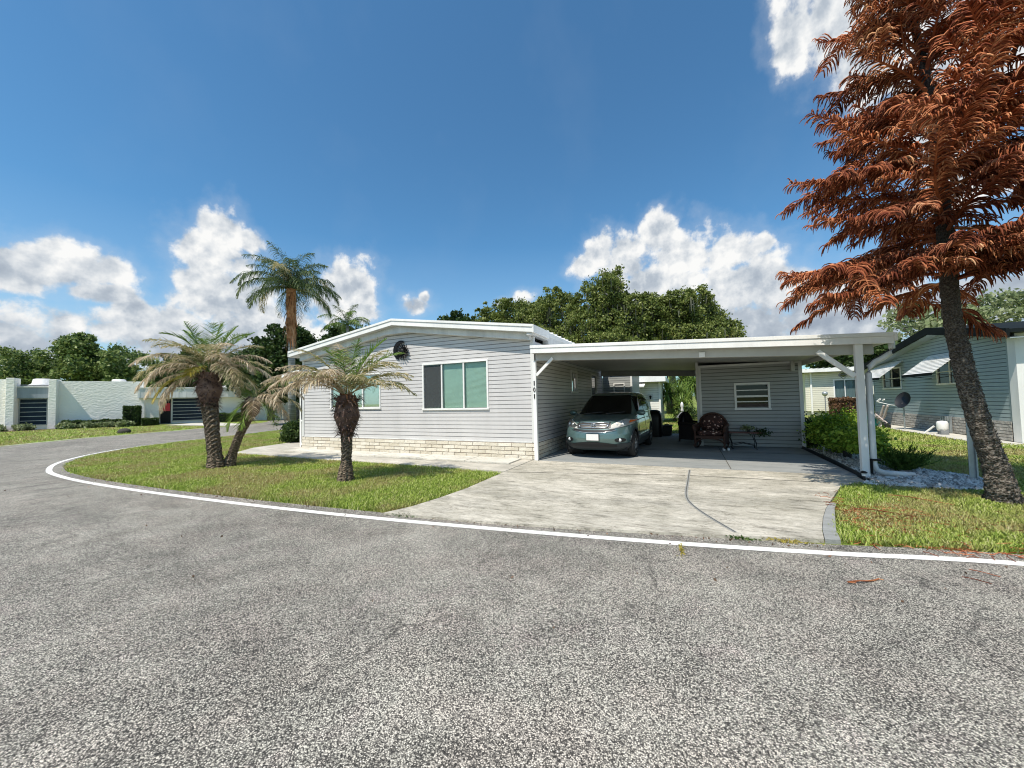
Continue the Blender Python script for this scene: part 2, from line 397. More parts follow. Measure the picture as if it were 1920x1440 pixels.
M['boot'] = leafmat('dark_frond_bases', [(0, (.03, .018, .014)), (.5, (.11, .065, .05)), (.85, (.25, .16, .12)), (1, (.42, .32, .25))], 0, .8, 6)
M['boot_orange'] = leafmat('orange_frond_sheaths', [(0, (.12, .05, .02)), (.5, (.33, .15, .06)), (1, (.55, .34, .19))], 0, .8, 6)

def wickermat(name, a, b):
    m, nt = new(name); P = pos(nt)
    w = N(nt, 'ShaderNodeTexWave', wave_type='BANDS', bands_direction='Z', i_Scale=22, i_Distortion=1.5); nt.links.new(P, w.inputs[0])
    w2 = N(nt, 'ShaderNodeTexWave', wave_type='BANDS', bands_direction='DIAGONAL', i_Scale=26, i_Distortion=1); nt.links.new(P, w2.inputs[0])
    f = mathn(nt, 'MULTIPLY', w.outputs[1], w2.outputs[1])
    finish(nt, ramp(nt, f, [(.1, a), (.7, b)]), .5, (f, .8, .01)); return m
M['wicker'] = wickermat('brown_wicker', (.035, .015, .01), (.17, .07, .045))
M['wickerdk'] = wickermat('dark_wicker', (.008, .006, .006), (.03, .02, .018))
def floralmat():
    m, nt = new('floral_cushion_fabric'); P = pos(nt)
    v = N(nt, 'ShaderNodeTexVoronoi', i_Scale=13.0); nt.links.new(P, v.inputs[0])
    n = noise(nt, P, 26, 4, .7)
    f = mathn(nt, 'ADD', v.outputs['Distance'], mathn(nt, 'MULTIPLY', mathn(nt, 'SUBTRACT', n, .5), .8))
    finish(nt, ramp(nt, f, [(.16, (.62, .50, .42)), (.26, (.45, .22, .16)), (.34, (.055, .02, .016)), (.9, (.03, .012, .01))]), .85); return m
M['floral'] = floralmat()

# ------------------------------------------------------------------ camera, sun, sky
TH = math.atan(30/720); RO = .023; YAW = R(24.6)
def camframe(x, y): return Vector((x*math.cos(YAW) - y*math.sin(YAW), x*math.sin(YAW) + y*math.cos(YAW), 0))
r0 = camframe(1, 0); f0 = camframe(0, 1); Z = Vector((0, 0, 1))
fw = f0*math.cos(TH) + Z*math.sin(TH); u0 = -f0*math.sin(TH) + Z*math.cos(TH)
rt = r0*math.cos(RO) - u0*math.sin(RO); up = r0*math.sin(RO) + u0*math.cos(RO)
cam = bpy.data.cameras.new('camera'); cam.lens = 13.5; cam.sensor_width = 36; cam.clip_start = .05; cam.clip_end = 4000
co = bpy.data.objects.new('camera', cam); COL.objects.link(co)
mw = Matrix((rt, up, -fw)).transposed().to_4x4(); mw.translation = (3.5625, -9.1319, 1.55)
co.matrix_world = mw; scene.camera = co

SUN = Vector((-.17, -.57, 1)).normalized()
sl = bpy.data.lights.new('sun', 'SUN'); sl.energy = 5.4; sl.angle = R(.53); sl.color = (1, .93, .82)
so = bpy.data.objects.new('sun', sl); COL.objects.link(so); so.rotation_euler = SUN.to_track_quat('Z', 'Y').to_euler(); so.location = (0, -5, 30)

def sky():
    w = bpy.data.worlds.new('World'); scene.world = w; w.use_nodes = True; nt = w.node_tree; nt.nodes.clear()
    out = N(nt, 'ShaderNodeOutputWorld'); bg = N(nt, 'ShaderNodeBackground', i_Strength=.13)
    st = N(nt, 'ShaderNodeTexSky', sky_type='NISHITA', sun_disc=False); st.sun_elevation = math.asin(SUN.z); st.sun_rotation = math.atan2(SUN.x, SUN.y)
    st.air_density = 1.0; st.dust_density = .5; st.ozone_density = 1.6
    tc = N(nt, 'ShaderNodeTexCoord'); D = tc.outputs['Generated']
    nrm = N(nt, 'ShaderNodeVectorMath', operation='NORMALIZE'); nt.links.new(D, nrm.inputs[0]); D = nrm.outputs[0]
    s = N(nt, 'ShaderNodeSeparateXYZ'); nt.links.new(D, s.inputs[0])
    az = mathn(nt, 'MULTIPLY', mathn(nt, 'ARCTAN2', s.outputs[0], s.outputs[1]), 57.2958)
    el = mathn(nt, 'MULTIPLY', mathn(nt, 'ARCSINE', s.outputs[2]), 57.2958)
    cb = N(nt, 'ShaderNodeCombineXYZ'); nt.links.new(az, cb.inputs[0]); nt.links.new(el, cb.inputs[1]); P = cb.outputs[0]
    # cumulus masses: azimuth, elevation, half widths (deg)
    B = [(-74, 13.8, 4.6, 2.5), (-77.5, 13, 3.6, 1.9), (-71.5, 11.9, 3.2, 1.2), (-78, 6.4, 9, 3.0), (-67.5, 8.2, 5.4, 3.2), (-64.5, 6.5, 7, 3.8), (-69.4, 10.6, 1.8, 1.5),
         (-61.8, 20.6, 2.4, 2.6), (-62.3, 17.5, 3.9, 3.0), (-61.5, 13.4, 5.0, 3.8), (-59.2, 19.7, 1.6, 1.5), (-57.5, 9, 5.5, 5), (-52, 7.0, 6, 3.2),
         (-47.0, 15.9, 3.6, 3.5), (-50, 14.5, 2.6, 3.4), (-46.5, 12.5, 2.6, 2.2),
         (-38.6, 14.0, 2.2, 1.3), (-37.4, 15.0, 1.0, .9), (-22.3, 14.7, 2.0, 1.4), (-25.5, 14.2, 1.2, .8),
         (-11, 20.8, 2.4, 2.6), (-13.5, 18.8, 2.4, 1.6), (-7.5, 19.0, 4, 3.4), (-3, 22, 2.6, 2.8), (.5, 18.5, 4.6, 3.4), (5.5, 17.8, 3.6, 3.0), (-3, 15, 8, 4), (6, 13.5, 6, 4.6), (9.3, 18.4, 1.2, 1.1),
         (10, 12.0, 4.4, 4.2), (15, 9.5, 6, 3.6), (19.5, 11, 5, 3), (7, 9, 6, 4), (21, 8, 6, 3.4), (27, 8.5, 5, 4),
         (13.5, 38.5, 2.6, 4.2), (17.5, 37.5, 4.0, 4.5), (21, 33, 4.2, 4.6), (24, 27, 3.6, 5), (29, 31, 4.5, 6), (26, 20, 3.2, 3.4),
         
         (52, 9, 14, 5), (75, 14, 12, 6), (120, 11, 20, 6), (165, 15, 15, 7), (-110, 12, 14, 6), (-140, 17, 12, 7), (-170, 9, 14, 5)]
    d = None; base = None
    for a, e, ra, re in B:
        ra *= .90; re *= .90
        sb = N(nt, 'ShaderNodeVectorMath', operation='SUBTRACT'); nt.links.new(P, sb.inputs[0]); sb.inputs[1].default_value = (a, e, 0)
        ml = N(nt, 'ShaderNodeVectorMath', operation='MULTIPLY'); nt.links.new(sb.outputs[0], ml.inputs[0]); ml.inputs[1].default_value = (1/ra, 1/re, 0)
        ln = N(nt, 'ShaderNodeVectorMath', operation='LENGTH'); nt.links.new(ml.outputs[0], ln.inputs[0])
        # scale so small blobs keep a soft rim of similar width
        d = ln.outputs['Value'] if d is None else mathn(nt, 'MINIMUM', d, ln.outputs['Value'])
    def fbm(off, scale, detail, rough, out=0):
        a = N(nt, 'ShaderNodeVectorMath', operation='ADD'); nt.links.new(P, a.inputs[0]); a.inputs[1].default_value = off
        n = N(nt, 'ShaderNodeTexNoise', noise_dimensions='2D', i_Scale=scale, i_Detail=detail, i_Roughness=rough); nt.links.new(a.outputs[0], n.inputs[0])
        return n.outputs[out]
    def heaps(off):
        a = N(nt, 'ShaderNodeVectorMath', operation='ADD'); nt.links.new(P, a.inputs[0]); a.inputs[1].default_value = off
        ad = N(nt, 'ShaderNodeVectorMath', operation='MULTIPLY_ADD'); nt.links.new(wob, ad.inputs[0]); ad.inputs[1].default_value = (2.2, 2.2, 0); nt.links.new(a.outputs[0], ad.inputs[2])
        v = N(nt, 'ShaderNodeTexVoronoi', voronoi_dimensions='2D', feature='F1', i_Scale=.50, i_Detail=0.0); nt.links.new(ad.outputs[0], v.inputs[0])
        return mathn(nt, 'SUBTRACT', 1.0, v.outputs['Distance'])
    wob = fbm((3, 5, 0), .6, 4, .65, 1)
    n1 = fbm((0, 0, 0), .24, 8, .56); h1 = heaps((0, 0, 0)); h2 = heaps((.5, -.7, 0)); n2 = fbm((.9, -1.3, 0), .24, 4, .58)
    dens0 = mathn(nt, 'MINIMUM', mathn(nt, 'SUBTRACT', 1.22, d), .75)
    dens = mathn(nt, 'ADD', dens0, mathn(nt, 'ADD', mathn(nt, 'MULTIPLY', mathn(nt, 'SUBTRACT', n1, .5), 1.9), mathn(nt, 'MULTIPLY', mathn(nt, 'SUBTRACT', h1, .5), .38)))
    mr = N(nt, 'ShaderNodeMapRange', interpolation_type='SMOOTHSTEP', clamp=True); nt.links.new(dens, mr.inputs[0]); mr.inputs[1].default_value = .0; mr.inputs[2].default_value = .48
    cov = mr.outputs[0]
    rel = mathn(nt, 'ADD', mathn(nt, 'MULTIPLY', mathn(nt, 'SUBTRACT', n1, n2), 1.5), mathn(nt, 'MULTIPLY', mathn(nt, 'SUBTRACT', h1, h2), .40))
    thick = N(nt, 'ShaderNodeMapRange', clamp=True); nt.links.new(dens, thick.inputs[0]); thick.inputs[1].default_value = .3; thick.inputs[2].default_value = 1.2
    low = N(nt, 'ShaderNodeMapRange', clamp=True); nt.links.new(el, low.inputs[0]); low.inputs[1].default_value = 3; low.inputs[2].default_value = 17; low.inputs[3].default_value = .40; low.inputs[4].default_value = 0
    big = fbm((4, 7, 0), .10, 2, .5)
    lum = mathn(nt, 'SUBTRACT', mathn(nt, 'ADD', .88, rel), mathn(nt, 'ADD', mathn(nt, 'MULTIPLY', thick.outputs[0], .30), mathn(nt, 'ADD', low.outputs[0], mathn(nt, 'MULTIPLY', mathn(nt, 'SUBTRACT', big, .5), .7))))
    ccol = ramp(nt, lum, [(0, (2.9, 3.4, 4.1)), (.4, (4.1, 4.6, 5.2)), (.7, (6.0, 6.3, 6.6)), (1, (8.0, 8.0, 7.9))])
    cs = N(nt, 'ShaderNodeVectorMath', operation='SCALE'); nt.links.new(ccol, cs.inputs[0]); cs.inputs['Scale'].default_value = .93
    # sky: a deeper blue overhead, pale haze low down
    skyc = mixc(nt, 1.0, st.outputs[0], (.60, 1.04, 1.20), 'MULTIPLY')
    gr = N(nt, 'ShaderNodeMapRange', clamp=True); nt.links.new(el, gr.inputs[0]); gr.inputs[1].default_value = 4; gr.inputs[2].default_value = 42
    # faint high veil
    veil = ramp(nt, fbm((11, 3, 0), .06, 4, .6), [(.52, (0, 0, 0)), (.8, (1, 1, 1))])
    skyc = mixc(nt, mathn(nt, 'MULTIPLY', veil, .03), skyc, (5, 5.4, 6))
    hz = N(nt, 'ShaderNodeMapRange', interpolation_type='SMOOTHSTEP', clamp=True); nt.links.new(dens, hz.inputs[0]); hz.inputs[1].default_value = -.75; hz.inputs[2].default_value = .35; hz.inputs[4].default_value = .20
    skyc = mixc(nt, hz.outputs[0], skyc, (5.6, 5.9, 6.3))
    lowhaze = N(nt, 'ShaderNodeMapRange', clamp=True); nt.links.new(el, lowhaze.inputs[0]); lowhaze.inputs[1].default_value = 0; lowhaze.inputs[2].default_value = 22; lowhaze.inputs[3].default_value = .30; lowhaze.inputs[4].default_value = 0
    skyc = mixc(nt, lowhaze.outputs[0], skyc, (5.0, 5.6, 6.2))
    col = mixc(nt, cov, skyc, cs.outputs[0])
    nt.links.new(col, bg.inputs[0]); nt.links.new(bg.outputs[0], out.inputs[0])
    w.cycles.sampling_method = 'MANUAL'; w.cycles.sample_map_resolution = 256
sky()

# ------------------------------------------------------------------ ground, road, paving
def sheet(name, pts, z, m, kind='structure', label=None):
    from mathutils.geometry import delaunay_2d_cdt
    V2, E2, F2, _, _, _ = delaunay_2d_cdt([Vector((x, y)) for x, y in pts], [], [list(range(len(pts)))], 1, 1e-5)
    fs = []
    for f in F2:
        f = list(f); a = sum(V2[f[i]].x*V2[f[(i+1) % len(f)]].y-V2[f[(i+1) % len(f)]].x*V2[f[i]].y for i in range(len(f)))
        fs.append(f if a > 0 else f[::-1])
    me = bpy.data.meshes.new(name); me.from_pydata([(v.x, v.y, z) for v in V2], [], fs); o = link(name, me, m)
    if kind: o['kind'] = kind
    if label: o['label'] = label
    return o
def slab(name, pts, z0, z1, m, kind='structure'):
    b = MB(); n = len(pts)
    a = sum(pts[i][0]*pts[(i+1) % n][1] - pts[(i+1) % n][0]*pts[i][1] for i in range(n))
    if a < 0: pts = pts[::-1]
    b.prism(pts, lambda p: (p[0], p[1], z0), lambda p: (p[0], p[1], z1))
    o = b.build(name, m); o['kind'] = kind
    return o
def smooth_curve(pts, n=8):
    out = []
    for i in range(len(pts)-1):
        p0 = pts[max(i-1, 0)]; p1 = pts[i]; p2 = pts[i+1]; p3 = pts[min(i+2, len(pts)-1)]
        for k in range(n):
            t = k/n
            out.append(tuple(.5*((2*p1[j]) + (-p0[j]+p2[j])*t + (2*p0[j]-5*p1[j]+4*p2[j]-p3[j])*t*t + (-p0[j]+3*p1[j]-3*p2[j]+p3[j])*t**3) for j in range(2)))
    out.append(tuple(pts[-1])); return out

sheet('ground', [(-1500, -400), (1500, -400), (1500, 1800), (-1500, 1800)], -.012, M['lawn'])
line = [(40, -9), (24, -5.2), (14, -3.9), (9, -3.86), (6.2, -4.13), (4.8, -4.43), (3.5, -4.67), (1.9, -4.90), (0, -5.12), (-1.7, -5.26), (-3.6, -5.36), (-6.1, -5.43), (-8.5, -5.40),
        (-10.3, -5.26), (-11.5, -5.05), (-13.0, -4.55), (-14.3, -3.85), (-15.6, -2.8), (-16.9, -1.2), (-18.0, 1.6), (-19.3, 5.5), (-21.0, 9.3)]
lc = smooth_curve(line)
def offset(c, d):
    out = []
    for i, p in enumerate(c):
        a = c[max(i-1, 0)]; b = c[min(i+1, len(c)-1)]; t = Vector((b[0]-a[0], b[1]-a[1])).normalized()
        out.append((p[0] + t.y*d, p[1] - t.x*d))
    return out
edge = offset(lc, .26)     # lawn side of the asphalt
far_r = [(-26, 14.5), (-37, 22), (-53, 31.5), (-90, 46)]
far_l = [(-92, 50), (-60, 33.5), (-39, 19.5), (-31.2, 12.6), (-30.4, 10.6), (-29.6, 9.2), (-27.8, 5.2), (-26.4, .4), (-24.3, -3.0), (-23.5, -8)]
sheet('road', edge + far_r + far_l + [(-40, -60), (40, -60)], 0.0, M['asphalt'])
b = MB(); a_ = offset(lc, .055); c_ = offset(lc, -.055)
for i in range(len(lc)-1): b.quad((*c_[i], .005), (*c_[i+1], .005), (*a_[i+1], .005), (*a_[i], .005))
b.build('road_edge_line', M['linepaint'])['kind'] = 'structure'
fl = smooth_curve([(-23.9, -7), (-24.6, -3.0), (-26.7, .4), (-28.1, 5.2), (-29.3, 8.0)])
b = MB(); a_ = offset(fl, .05); c_ = offset(fl, -.05)
for i in range(len(fl)-1): b.quad((*c_[i], .005), (*c_[i+1], .005), (*a_[i+1], .005), (*a_[i], .005))
b.build('road_edge_line', M['linepaint'])['kind'] = 'structure'
# concrete apron of the club
sheet('club_driveway', [(-29.9, 9.4), (-30.8, 11.3), (-38.5, 13.2), (-40.8, 12.2), (-39.2, 9.3)], .01, M['walk2'])
# walks and driveway
slab('walkway', [(-.06, -1.72), (-2.2, -1.62), (-6.2, -1.60), (-9.98, -1.45), (-10.9, -.3), (-11.3, 1.9), (-8.8, 1.9), (-8.8, -.02), (-.06, -.02)], -.03, .035, M['walk'])
slab('raised_walk', [(-.35, -.86), (-8.6, -.74), (-8.6, -.12), (-.35, -.12)], .036, .065, M['walk2'])
slab('driveway', [(-.34, -4.98), (1.11, -4.83), (2.42, -4.62), (3.55, -4.40), (4.79, -4.10), (4.86, -3.75), (5.0, -3.24), (5.14, -2.80), (5.29, -2.40), (5.75, -1.2), (6.25, -.62), (6.28, -.12), (-.05, -.12), (-.05, -1.79), (-.02, -3.3), (-.08, -4.0), (-.18, -4.6)], -.03, .03, M['concrete'])
slab('driveway_edge', [(4.795, -4.11), (4.93, -4.09), (5.0, -3.7), (5.13, -3.2), (5.25, -2.75), (5.36, -2.42), (5.295, -2.40), (5.145, -2.80), (5.005, -3.24), (4.865, -3.75)], -.03, .034, M['strip'])
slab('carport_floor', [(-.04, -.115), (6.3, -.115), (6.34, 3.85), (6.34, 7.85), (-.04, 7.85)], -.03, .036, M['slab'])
b = MB()
cr = smooth_curve([(3.53, -.39), (3.50, -1.5), (3.48, -2.71), (3.63, -3.4), (3.98, -4.2)], 10)
for w, m_, z_, nm in ((.022, 'strip', .034, 'trowelled_joint'), (.007, 'joint', .037, 'driveway_joint')):
    b = MB(); a_ = offset(cr, w); c_ = offset(cr, -w)
    for i in range(len(cr)-1): b.quad((*c_[i], z_), (*c_[i+1], z_), (*a_[i+1], z_), (*a_[i], z_))
    b.build(nm, M[m_])['kind'] = 'structure'
b = MB()
for x0, y0, x1, y1 in [(.0, -1.75, 3.45, -1.0), (3.5, -1.0, 5.7, -.95), (4.3, -.1, 4.3, 3.8), (0, 2.6, 6.3, 2.6)]:
    b.bar((x0, y0, .0335 if y1 < 0 else .0395), (x1, y1, .0335 if y1 < 0 else .0395), .016, .004)
b.build('slab_joints', M['joint'])['kind'] = 'structure'
b = MB(); b.box(-8.5, -.3, -.892, -.872, .0355, .0375); [b.box(x, x+.015, -.86, -.12, .0655, .0665) for x in (-1.6, -3.1, -4.6, -6.1, -7.5)]
b.build('walk_joints', M['joint'])['kind'] = 'structure'
slab('neighbour_walk', [(11.05, 5.6), (11.92, 5.6), (11.92, 16), (11.05, 16)], -.03, .03, M['walk2'])
slab('rear_path', [(9.5, 17.9), (30, 17.9), (30, 18.7), (9.5, 18.7)], -.03, .02, M['walk2'])

# ------------------------------------------------------------------ siding / brick / windows
def frame_xf(P, U, Nn):
    P = Vector(P); U = Vector((*U, 0)); Nn = Vector((*Nn, 0))
    return lambda p: P + U*p[0] + Nn*p[1] + Z*p[2]
def siding(name, xf, L, z0, z1, m, parent, holes=(), course=.108, lap=.0115, rng_fn=None):
    b = MB(xf); gv = MB(xf); z = z0
    while z < z1 - .01:
        zt = min(z+course, z1); lo, hi = (0, L) if not rng_fn else rng_fn(zt)
        if hi > lo:
            segs = [(lo, hi)]
            for h0, h1, ha, hb in holes:
                if ha < (z+zt)/2 < hb:
                    segs = [q for a, c in segs for q in ((a, min(c, h0)), (max(a, h1), c)) if q[1] > q[0]+.001]
            for a, c in segs:
                gz_ = zt-.020
                b.quad((a, lap, z), (c, lap, z), (c, lap*.8, gz_), (a, lap*.8, gz_))
                gv.quad((a, lap*.8, gz_), (c, lap*.8, gz_), (c, -.002, zt-.006), (a, -.002, zt-.006)); gv.quad((a, -.002, zt-.006), (c, -.002, zt-.006), (c, -.002, zt), (a, -.002, zt)); gv.quad((a, -.002, z), (c, -.002, z), (c, lap, z), (a, lap, z))
        z = zt
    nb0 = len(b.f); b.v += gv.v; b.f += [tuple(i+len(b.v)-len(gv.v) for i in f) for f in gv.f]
    o = b.build(name, m, parent); gm = m.name+'_groove_shade'
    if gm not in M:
        c = m.node_tree.nodes['Color Ramp'].color_ramp.elements[0].color; M[gm] = plain(gm, tuple(q*.62 for q in c[:3]), .8, .15, 3)  # darker groove colour paints in the shadow line between siding courses
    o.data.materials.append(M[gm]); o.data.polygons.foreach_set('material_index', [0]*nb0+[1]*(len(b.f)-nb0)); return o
def window(xf, s0, s1, za, zb, parent, panes, m_frame='white', casing=.05, fill='blind', hbars=(), glass='glass', depth=.10, name='window'):
    """panes: list of (s0,s1,fill) fractions"""
    f = MB(xf); e = casing
    f.box(s0-e, s1+e, -.02, .035, zb, zb+e); f.box(s0-e-.012, s1+e+.012, -.02, .05, za-e, za)
    f.box(s0-e, s0, -.02, .033, za, zb); f.box(s1, s1+e, -.02, .033, za, zb)
    W = s1-s0
    for i, (p0, p1, _) in enumerate(panes):
        if i: f.box(s0+W*p0-.022, s0+W*p0+.022, -.03, .022, za, zb)
    for h in hbars:
        zz = za+(zb-za)*h[0]; f.box(s0+.001, s1-.001, -.03, .016+h[1]*.2, zz-h[1]/2, zz+h[1]/2)
    w = f.build(name, M[m_frame], parent, bevel=.004)
    # reveal
    g = MB(xf); g.box(s0, s1, -.012, -.008, za, zb); g.build('pane', M[glass], w)
    bk = MB(xf); bk.box(s0-.02, s1+.02, -depth-.02, -depth, za-.02, zb+.02)
    for q in ((s0-.02, s0-.001, za, zb), (s1+.001, s1+.02, za, zb)): bk.box(q[0], q[1], -depth, -.025, q[2], q[3])
    bk.box(s0-.02, s1+.02, -depth, -.025, zb+.001, zb+.02); bk.box(s0-.02, s1+.02, -depth, -.025, za-.02, za-.001)
    bk.build('reveal', M['dark'], w)
    for p0, p1, fl in panes:
        a, c = s0+W*p0+.012, s0+W*p1-.012
        if fl == 'blind':
            bl = MB(xf); z = za+.01
            while z < zb-.02:
                bl.quad((a, -.055, z), (c, -.055, z), (c, -.066, z+.026), (a, -.066, z+.026)); z += .024
            bl.build('blind', M['blind'], w)
        elif fl == 'curtain':
            bl = MB(xf); n = 14
            for k in range(n):
                x = a+(c-a)*k/n; x2 = a+(c-a)*(k+1)/n; d1 = -.06-.02*(k % 2); d2 = -.06-.02*((k+1) % 2)
                bl.quad((x, d1, za), (x2, d2, za), (x2, d2, zb), (x, d1, zb))
            bl.build('curtain', M['curtain'], w)
        elif fl == 'screen':
            bl = MB(xf); bl.box(a, c, -.006, -.002, za+.02, zb-.02); bl.build('insect_screen', M['screenmesh'], w)
            bl = MB(xf); z = za+.01
            while z < zb-.02:
                bl.quad((a, -.055, z), (c, -.055, z), (c, -.066, z+.026), (a, -.066, z+.026)); z += .024
            bl.build('blind', M['blind'], w)
    return w
M['screenmesh'] = glassmat('insect_screen_mesh', (.55, .56, .56), .0, (.18, .19, .20), .72)

def bricks(name, xf, L, z0, z1, m, mm, parent, bw=.39, bh=.102, j=.012, depth=.045, ends=False):
    b = MB(xf); z = z0+.01; r = 0
    while z < z1-.03:
        x = -bw/2*(r % 2)
        while x < L:
            a = max(0, x)+j/2; c = min(L, x+bw)-j/2
            if c-a > .03:
                ns = 3; dd = [depth + random.uniform(-.006, .006) for _ in range(ns*2+2)]
                zt = min(z+bh-j, z1-.004)
                pts = []
                for i in range(ns+1):
                    s = a+(c-a)*i/ns
                    pts += [(s, dd[i*2], z+random.uniform(0, .003)), (s, dd[i*2+1], zt-random.uniform(0, .003)), (s, 0, z), (s, 0, zt)]
                fs = []
                for i in range(ns):
                    q = i*4; fs += [(q, q+4, q+5, q+1), (q+1, q+5, q+7, q+3), (q, q+2, q+6, q+4)]
                fs += [(0, 1, 3, 2), (ns*4, ns*4+2, ns*4+3, ns*4+1)]
                b.add(pts, fs)
            x += bw
        z += bh; r += 1
    o = b.build(name, m, parent)
    g = MB(xf); g.box(0.004, L-.004, -.08, depth-.014, z0-.03, z1-.006); g.build('mortar', mm, o)
    return o

# ------------------------------------------------------------------ the grey home
home = thing('manufactured_home', 'pale grey single storey home with low gable, triple window and cream brick skirt', 'house', (-4.4, 6, 0))
W0 = 8.62; HL = 8.6
fx = frame_xf((-W0, 0, 0), (1, 0), (0, -1))
RZ, EZ = 3.86, 3.24     # underside of fascia at ridge / eave
def gab(zt):
    if zt < 3.0: return (0, W0)
    t = max(0, (zt-.17-3.06)/.56)*3.85; return (t, W0-t)
win1 = (W0-3.44, W0-1.36, 1.36, 2.62); win2 = (W0-7.22, W0-5.14, 1.42, 2.45)
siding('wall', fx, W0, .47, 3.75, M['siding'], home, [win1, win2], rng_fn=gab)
window(fx, *win1, home, [(0, .30, 'screen'), (.30, .65, 'blind'), (.65, 1, 'blind')])
window(fx, *win2, home, [(0, .33, 'blind'), (.33, .66, 'blind'), (.66, 1, 'blind')])
sx = frame_xf((0, 0, 0), (0, 1), (1, 0))
sw1 = (3.42, 4.12, 1.80, 2.46); sdoor = (6.35, 7.25, .3, 2.5)
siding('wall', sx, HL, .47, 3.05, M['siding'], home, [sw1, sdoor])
window(sx, *sw1, home, [(0, .5, ''), (.5, 1, '')], glass='glassdark')
window(sx, *sdoor, home, [(0, 1, '')], glass='glassdark', hbars=[(.45, .1)], name='side_door')
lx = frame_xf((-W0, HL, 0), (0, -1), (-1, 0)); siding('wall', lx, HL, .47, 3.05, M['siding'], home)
b = MB(); b.box(-W0+.1, -.1, .12, HL, .2, 3.1); b.build('inner_shell', M['dark'], home)
b = MB()   # corner trims, starter strip
b.box(-.075, .024, -.024, .075, .455, 3.16); b.box(-W0-.024, -W0+.075, -.024, .075, .455, 3.16)
b.box(-W0+.08, -.08, -.03, .02, .45, .478); b.box(-.02, .03, .08, HL, .45, .478)
b.build('corner_trim', M['white2'], home)
bx_ = frame_xf((-W0-.03, -.0, 0), (1, 0), (0, -1)); bricks('brick_skirt', bx_, W0+.07, .03, .455, M['brick'], M['mortar'], home)
bx_ = frame_xf((0.0, .0, 0), (0, 1), (1, 0)); bricks('brick_skirt', bx_, HL, .03, .455, M['brick'], M['mortar'], home)
bx_ = frame_xf((-W0, HL, 0), (0, -1), (-1, 0)); bricks('brick_skirt', bx_, HL, .03, .455, M['brick'], M['mortar'], home)
# roof: two slopes, front fascia stepped
xr, xl, xm = .14, -8.95, -4.36
def gable_band(b, y0, y1, t0, t1, dx=0):
    """band between (roof top - t1) and (roof top - t0)"""
    zt = lambda x: 4.04 - (.64/4.55)*abs(x-xm)
    for a, c in ((xl+dx, xm), (xm, xr-dx)):
        b.hexa([(a, y0, zt(a)-t1), (c, y0, zt(c)-t1), (c, y1, zt(c)-t1), (a, y1, zt(a)-t1)], [(a, y0, zt(a)-t0), (c, y0, zt(c)-t0), (c, y1, zt(c)-t0), (a, y1, zt(a)-t0)])
b = MB(); gable_band(b, -.29, 14.0, .02, .12, .03); roof = b.build('roof', M['roofwhite'], home)
b = MB(); gable_band(b, -.345, -.30, -.005, .06); gable_band(b, -.325, -.295, .062, .19, .004)
b.build('fascia', M['white'], home, bevel=.004)
b = MB()
ze = 4.04-.64/4.55*4.5
b.box(xr-.03, xr+.015, -.34, .85, ze-.20, ze+.0); b.build('fascia', M['white'], home, bevel=.004)
b = MB(); b.box(xl-.015, xl+.03, -.34, 14, ze-.2, ze); b.build('fascia', M['white'], home, bevel=.004)
b = MB()   # soffit underside at gable
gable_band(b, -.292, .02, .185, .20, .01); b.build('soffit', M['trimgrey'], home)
b = MB()   # box beam against the wall following the gable
pk = 3.62; en = 3.06
for a, za_, c, zc_ in ((-W0+.02, en, -4.75, pk), (-4.75, pk, -3.9, pk), (-3.9, pk, -.03, en)):
    b.hexa([(a, -.16, za_), (c, -.16, zc_), (c, -.005, zc_), (a, -.005, za_)], [(a, -.16, za_+.24), (c, -.16, zc_+.24), (c, -.005, zc_+.24), (a, -.005, za_+.24)])
b.build('gable_beam', M['white2'], home, bevel=.003)
b = MB()   # ribs of the metal roof seen along the right eave
for k in range(34):
    y = .95+k*.38; b.hexa([(-1.2, y, 3.60), (.10, y, 3.415), (.10, y+.06, 3.415), (-1.2, y+.06, 3.60)], [(-1.2, y, 3.64), (.10, y, 3.455), (.10, y+.06, 3.455), (-1.2, y+.06, 3.64)])
b.build('roof_rib', M['white'], home)
b = MB(); b.box(-.06, .10, .9, 14, 3.08, 3.40); b.box(-.055, .095, -.288, .9, 3.165, 3.37); b.build('eave_board', M['white2'], home)
# left screened porch
pr_ = thing('screened_porch', 'narrow white framed screen porch on the left side of the grey home', 'porch', (-9.2, 3, 0))
b = MB(); b.hexa([(-9.95, .1, 2.52), (-8.97, .1, 2.64), (-8.97, 7, 2.64), (-9.95, 7, 2.52)], [(-9.95, .1, 2.68), (-8.97, .1, 2.80), (-8.97, 7, 2.80), (-9.95, 7, 2.68)]); b.build('roof', M['white'], pr_, bevel=.005)
b = MB()
for x in (-9.28, -8.76): b.box(x, x+.06, .35, .41, .02, 2.6)
for y in (1.6, 2.9, 4.2, 5.5): b.box(-9.28, -9.22, y, y+.06, .02, 2.56)
b.box(-9.22, -8.76, .355, .405, .95, 1.01); b.box(-9.22, -8.76, .355, .405, .1, .16); b.box(-9.275, -9.225, .41, 5.5, .95, 1.01)
b.build('post', M['white'], pr_)
b = MB(); b.box(-9.22, -8.76, .375, .385, .16, .95); b.box(-9.255, -9.245, .41, 5.5, .1, .95); b.build('kick_panel', M['white2'], pr_)
b = MB(); b.box(-9.22, -8.76, .375, .385, 1.01, 2.5); b.box(-9.255, -9.245, .41, 5.5, 1.01, 2.5); b.build('screen', M['screenmesh'], pr_)
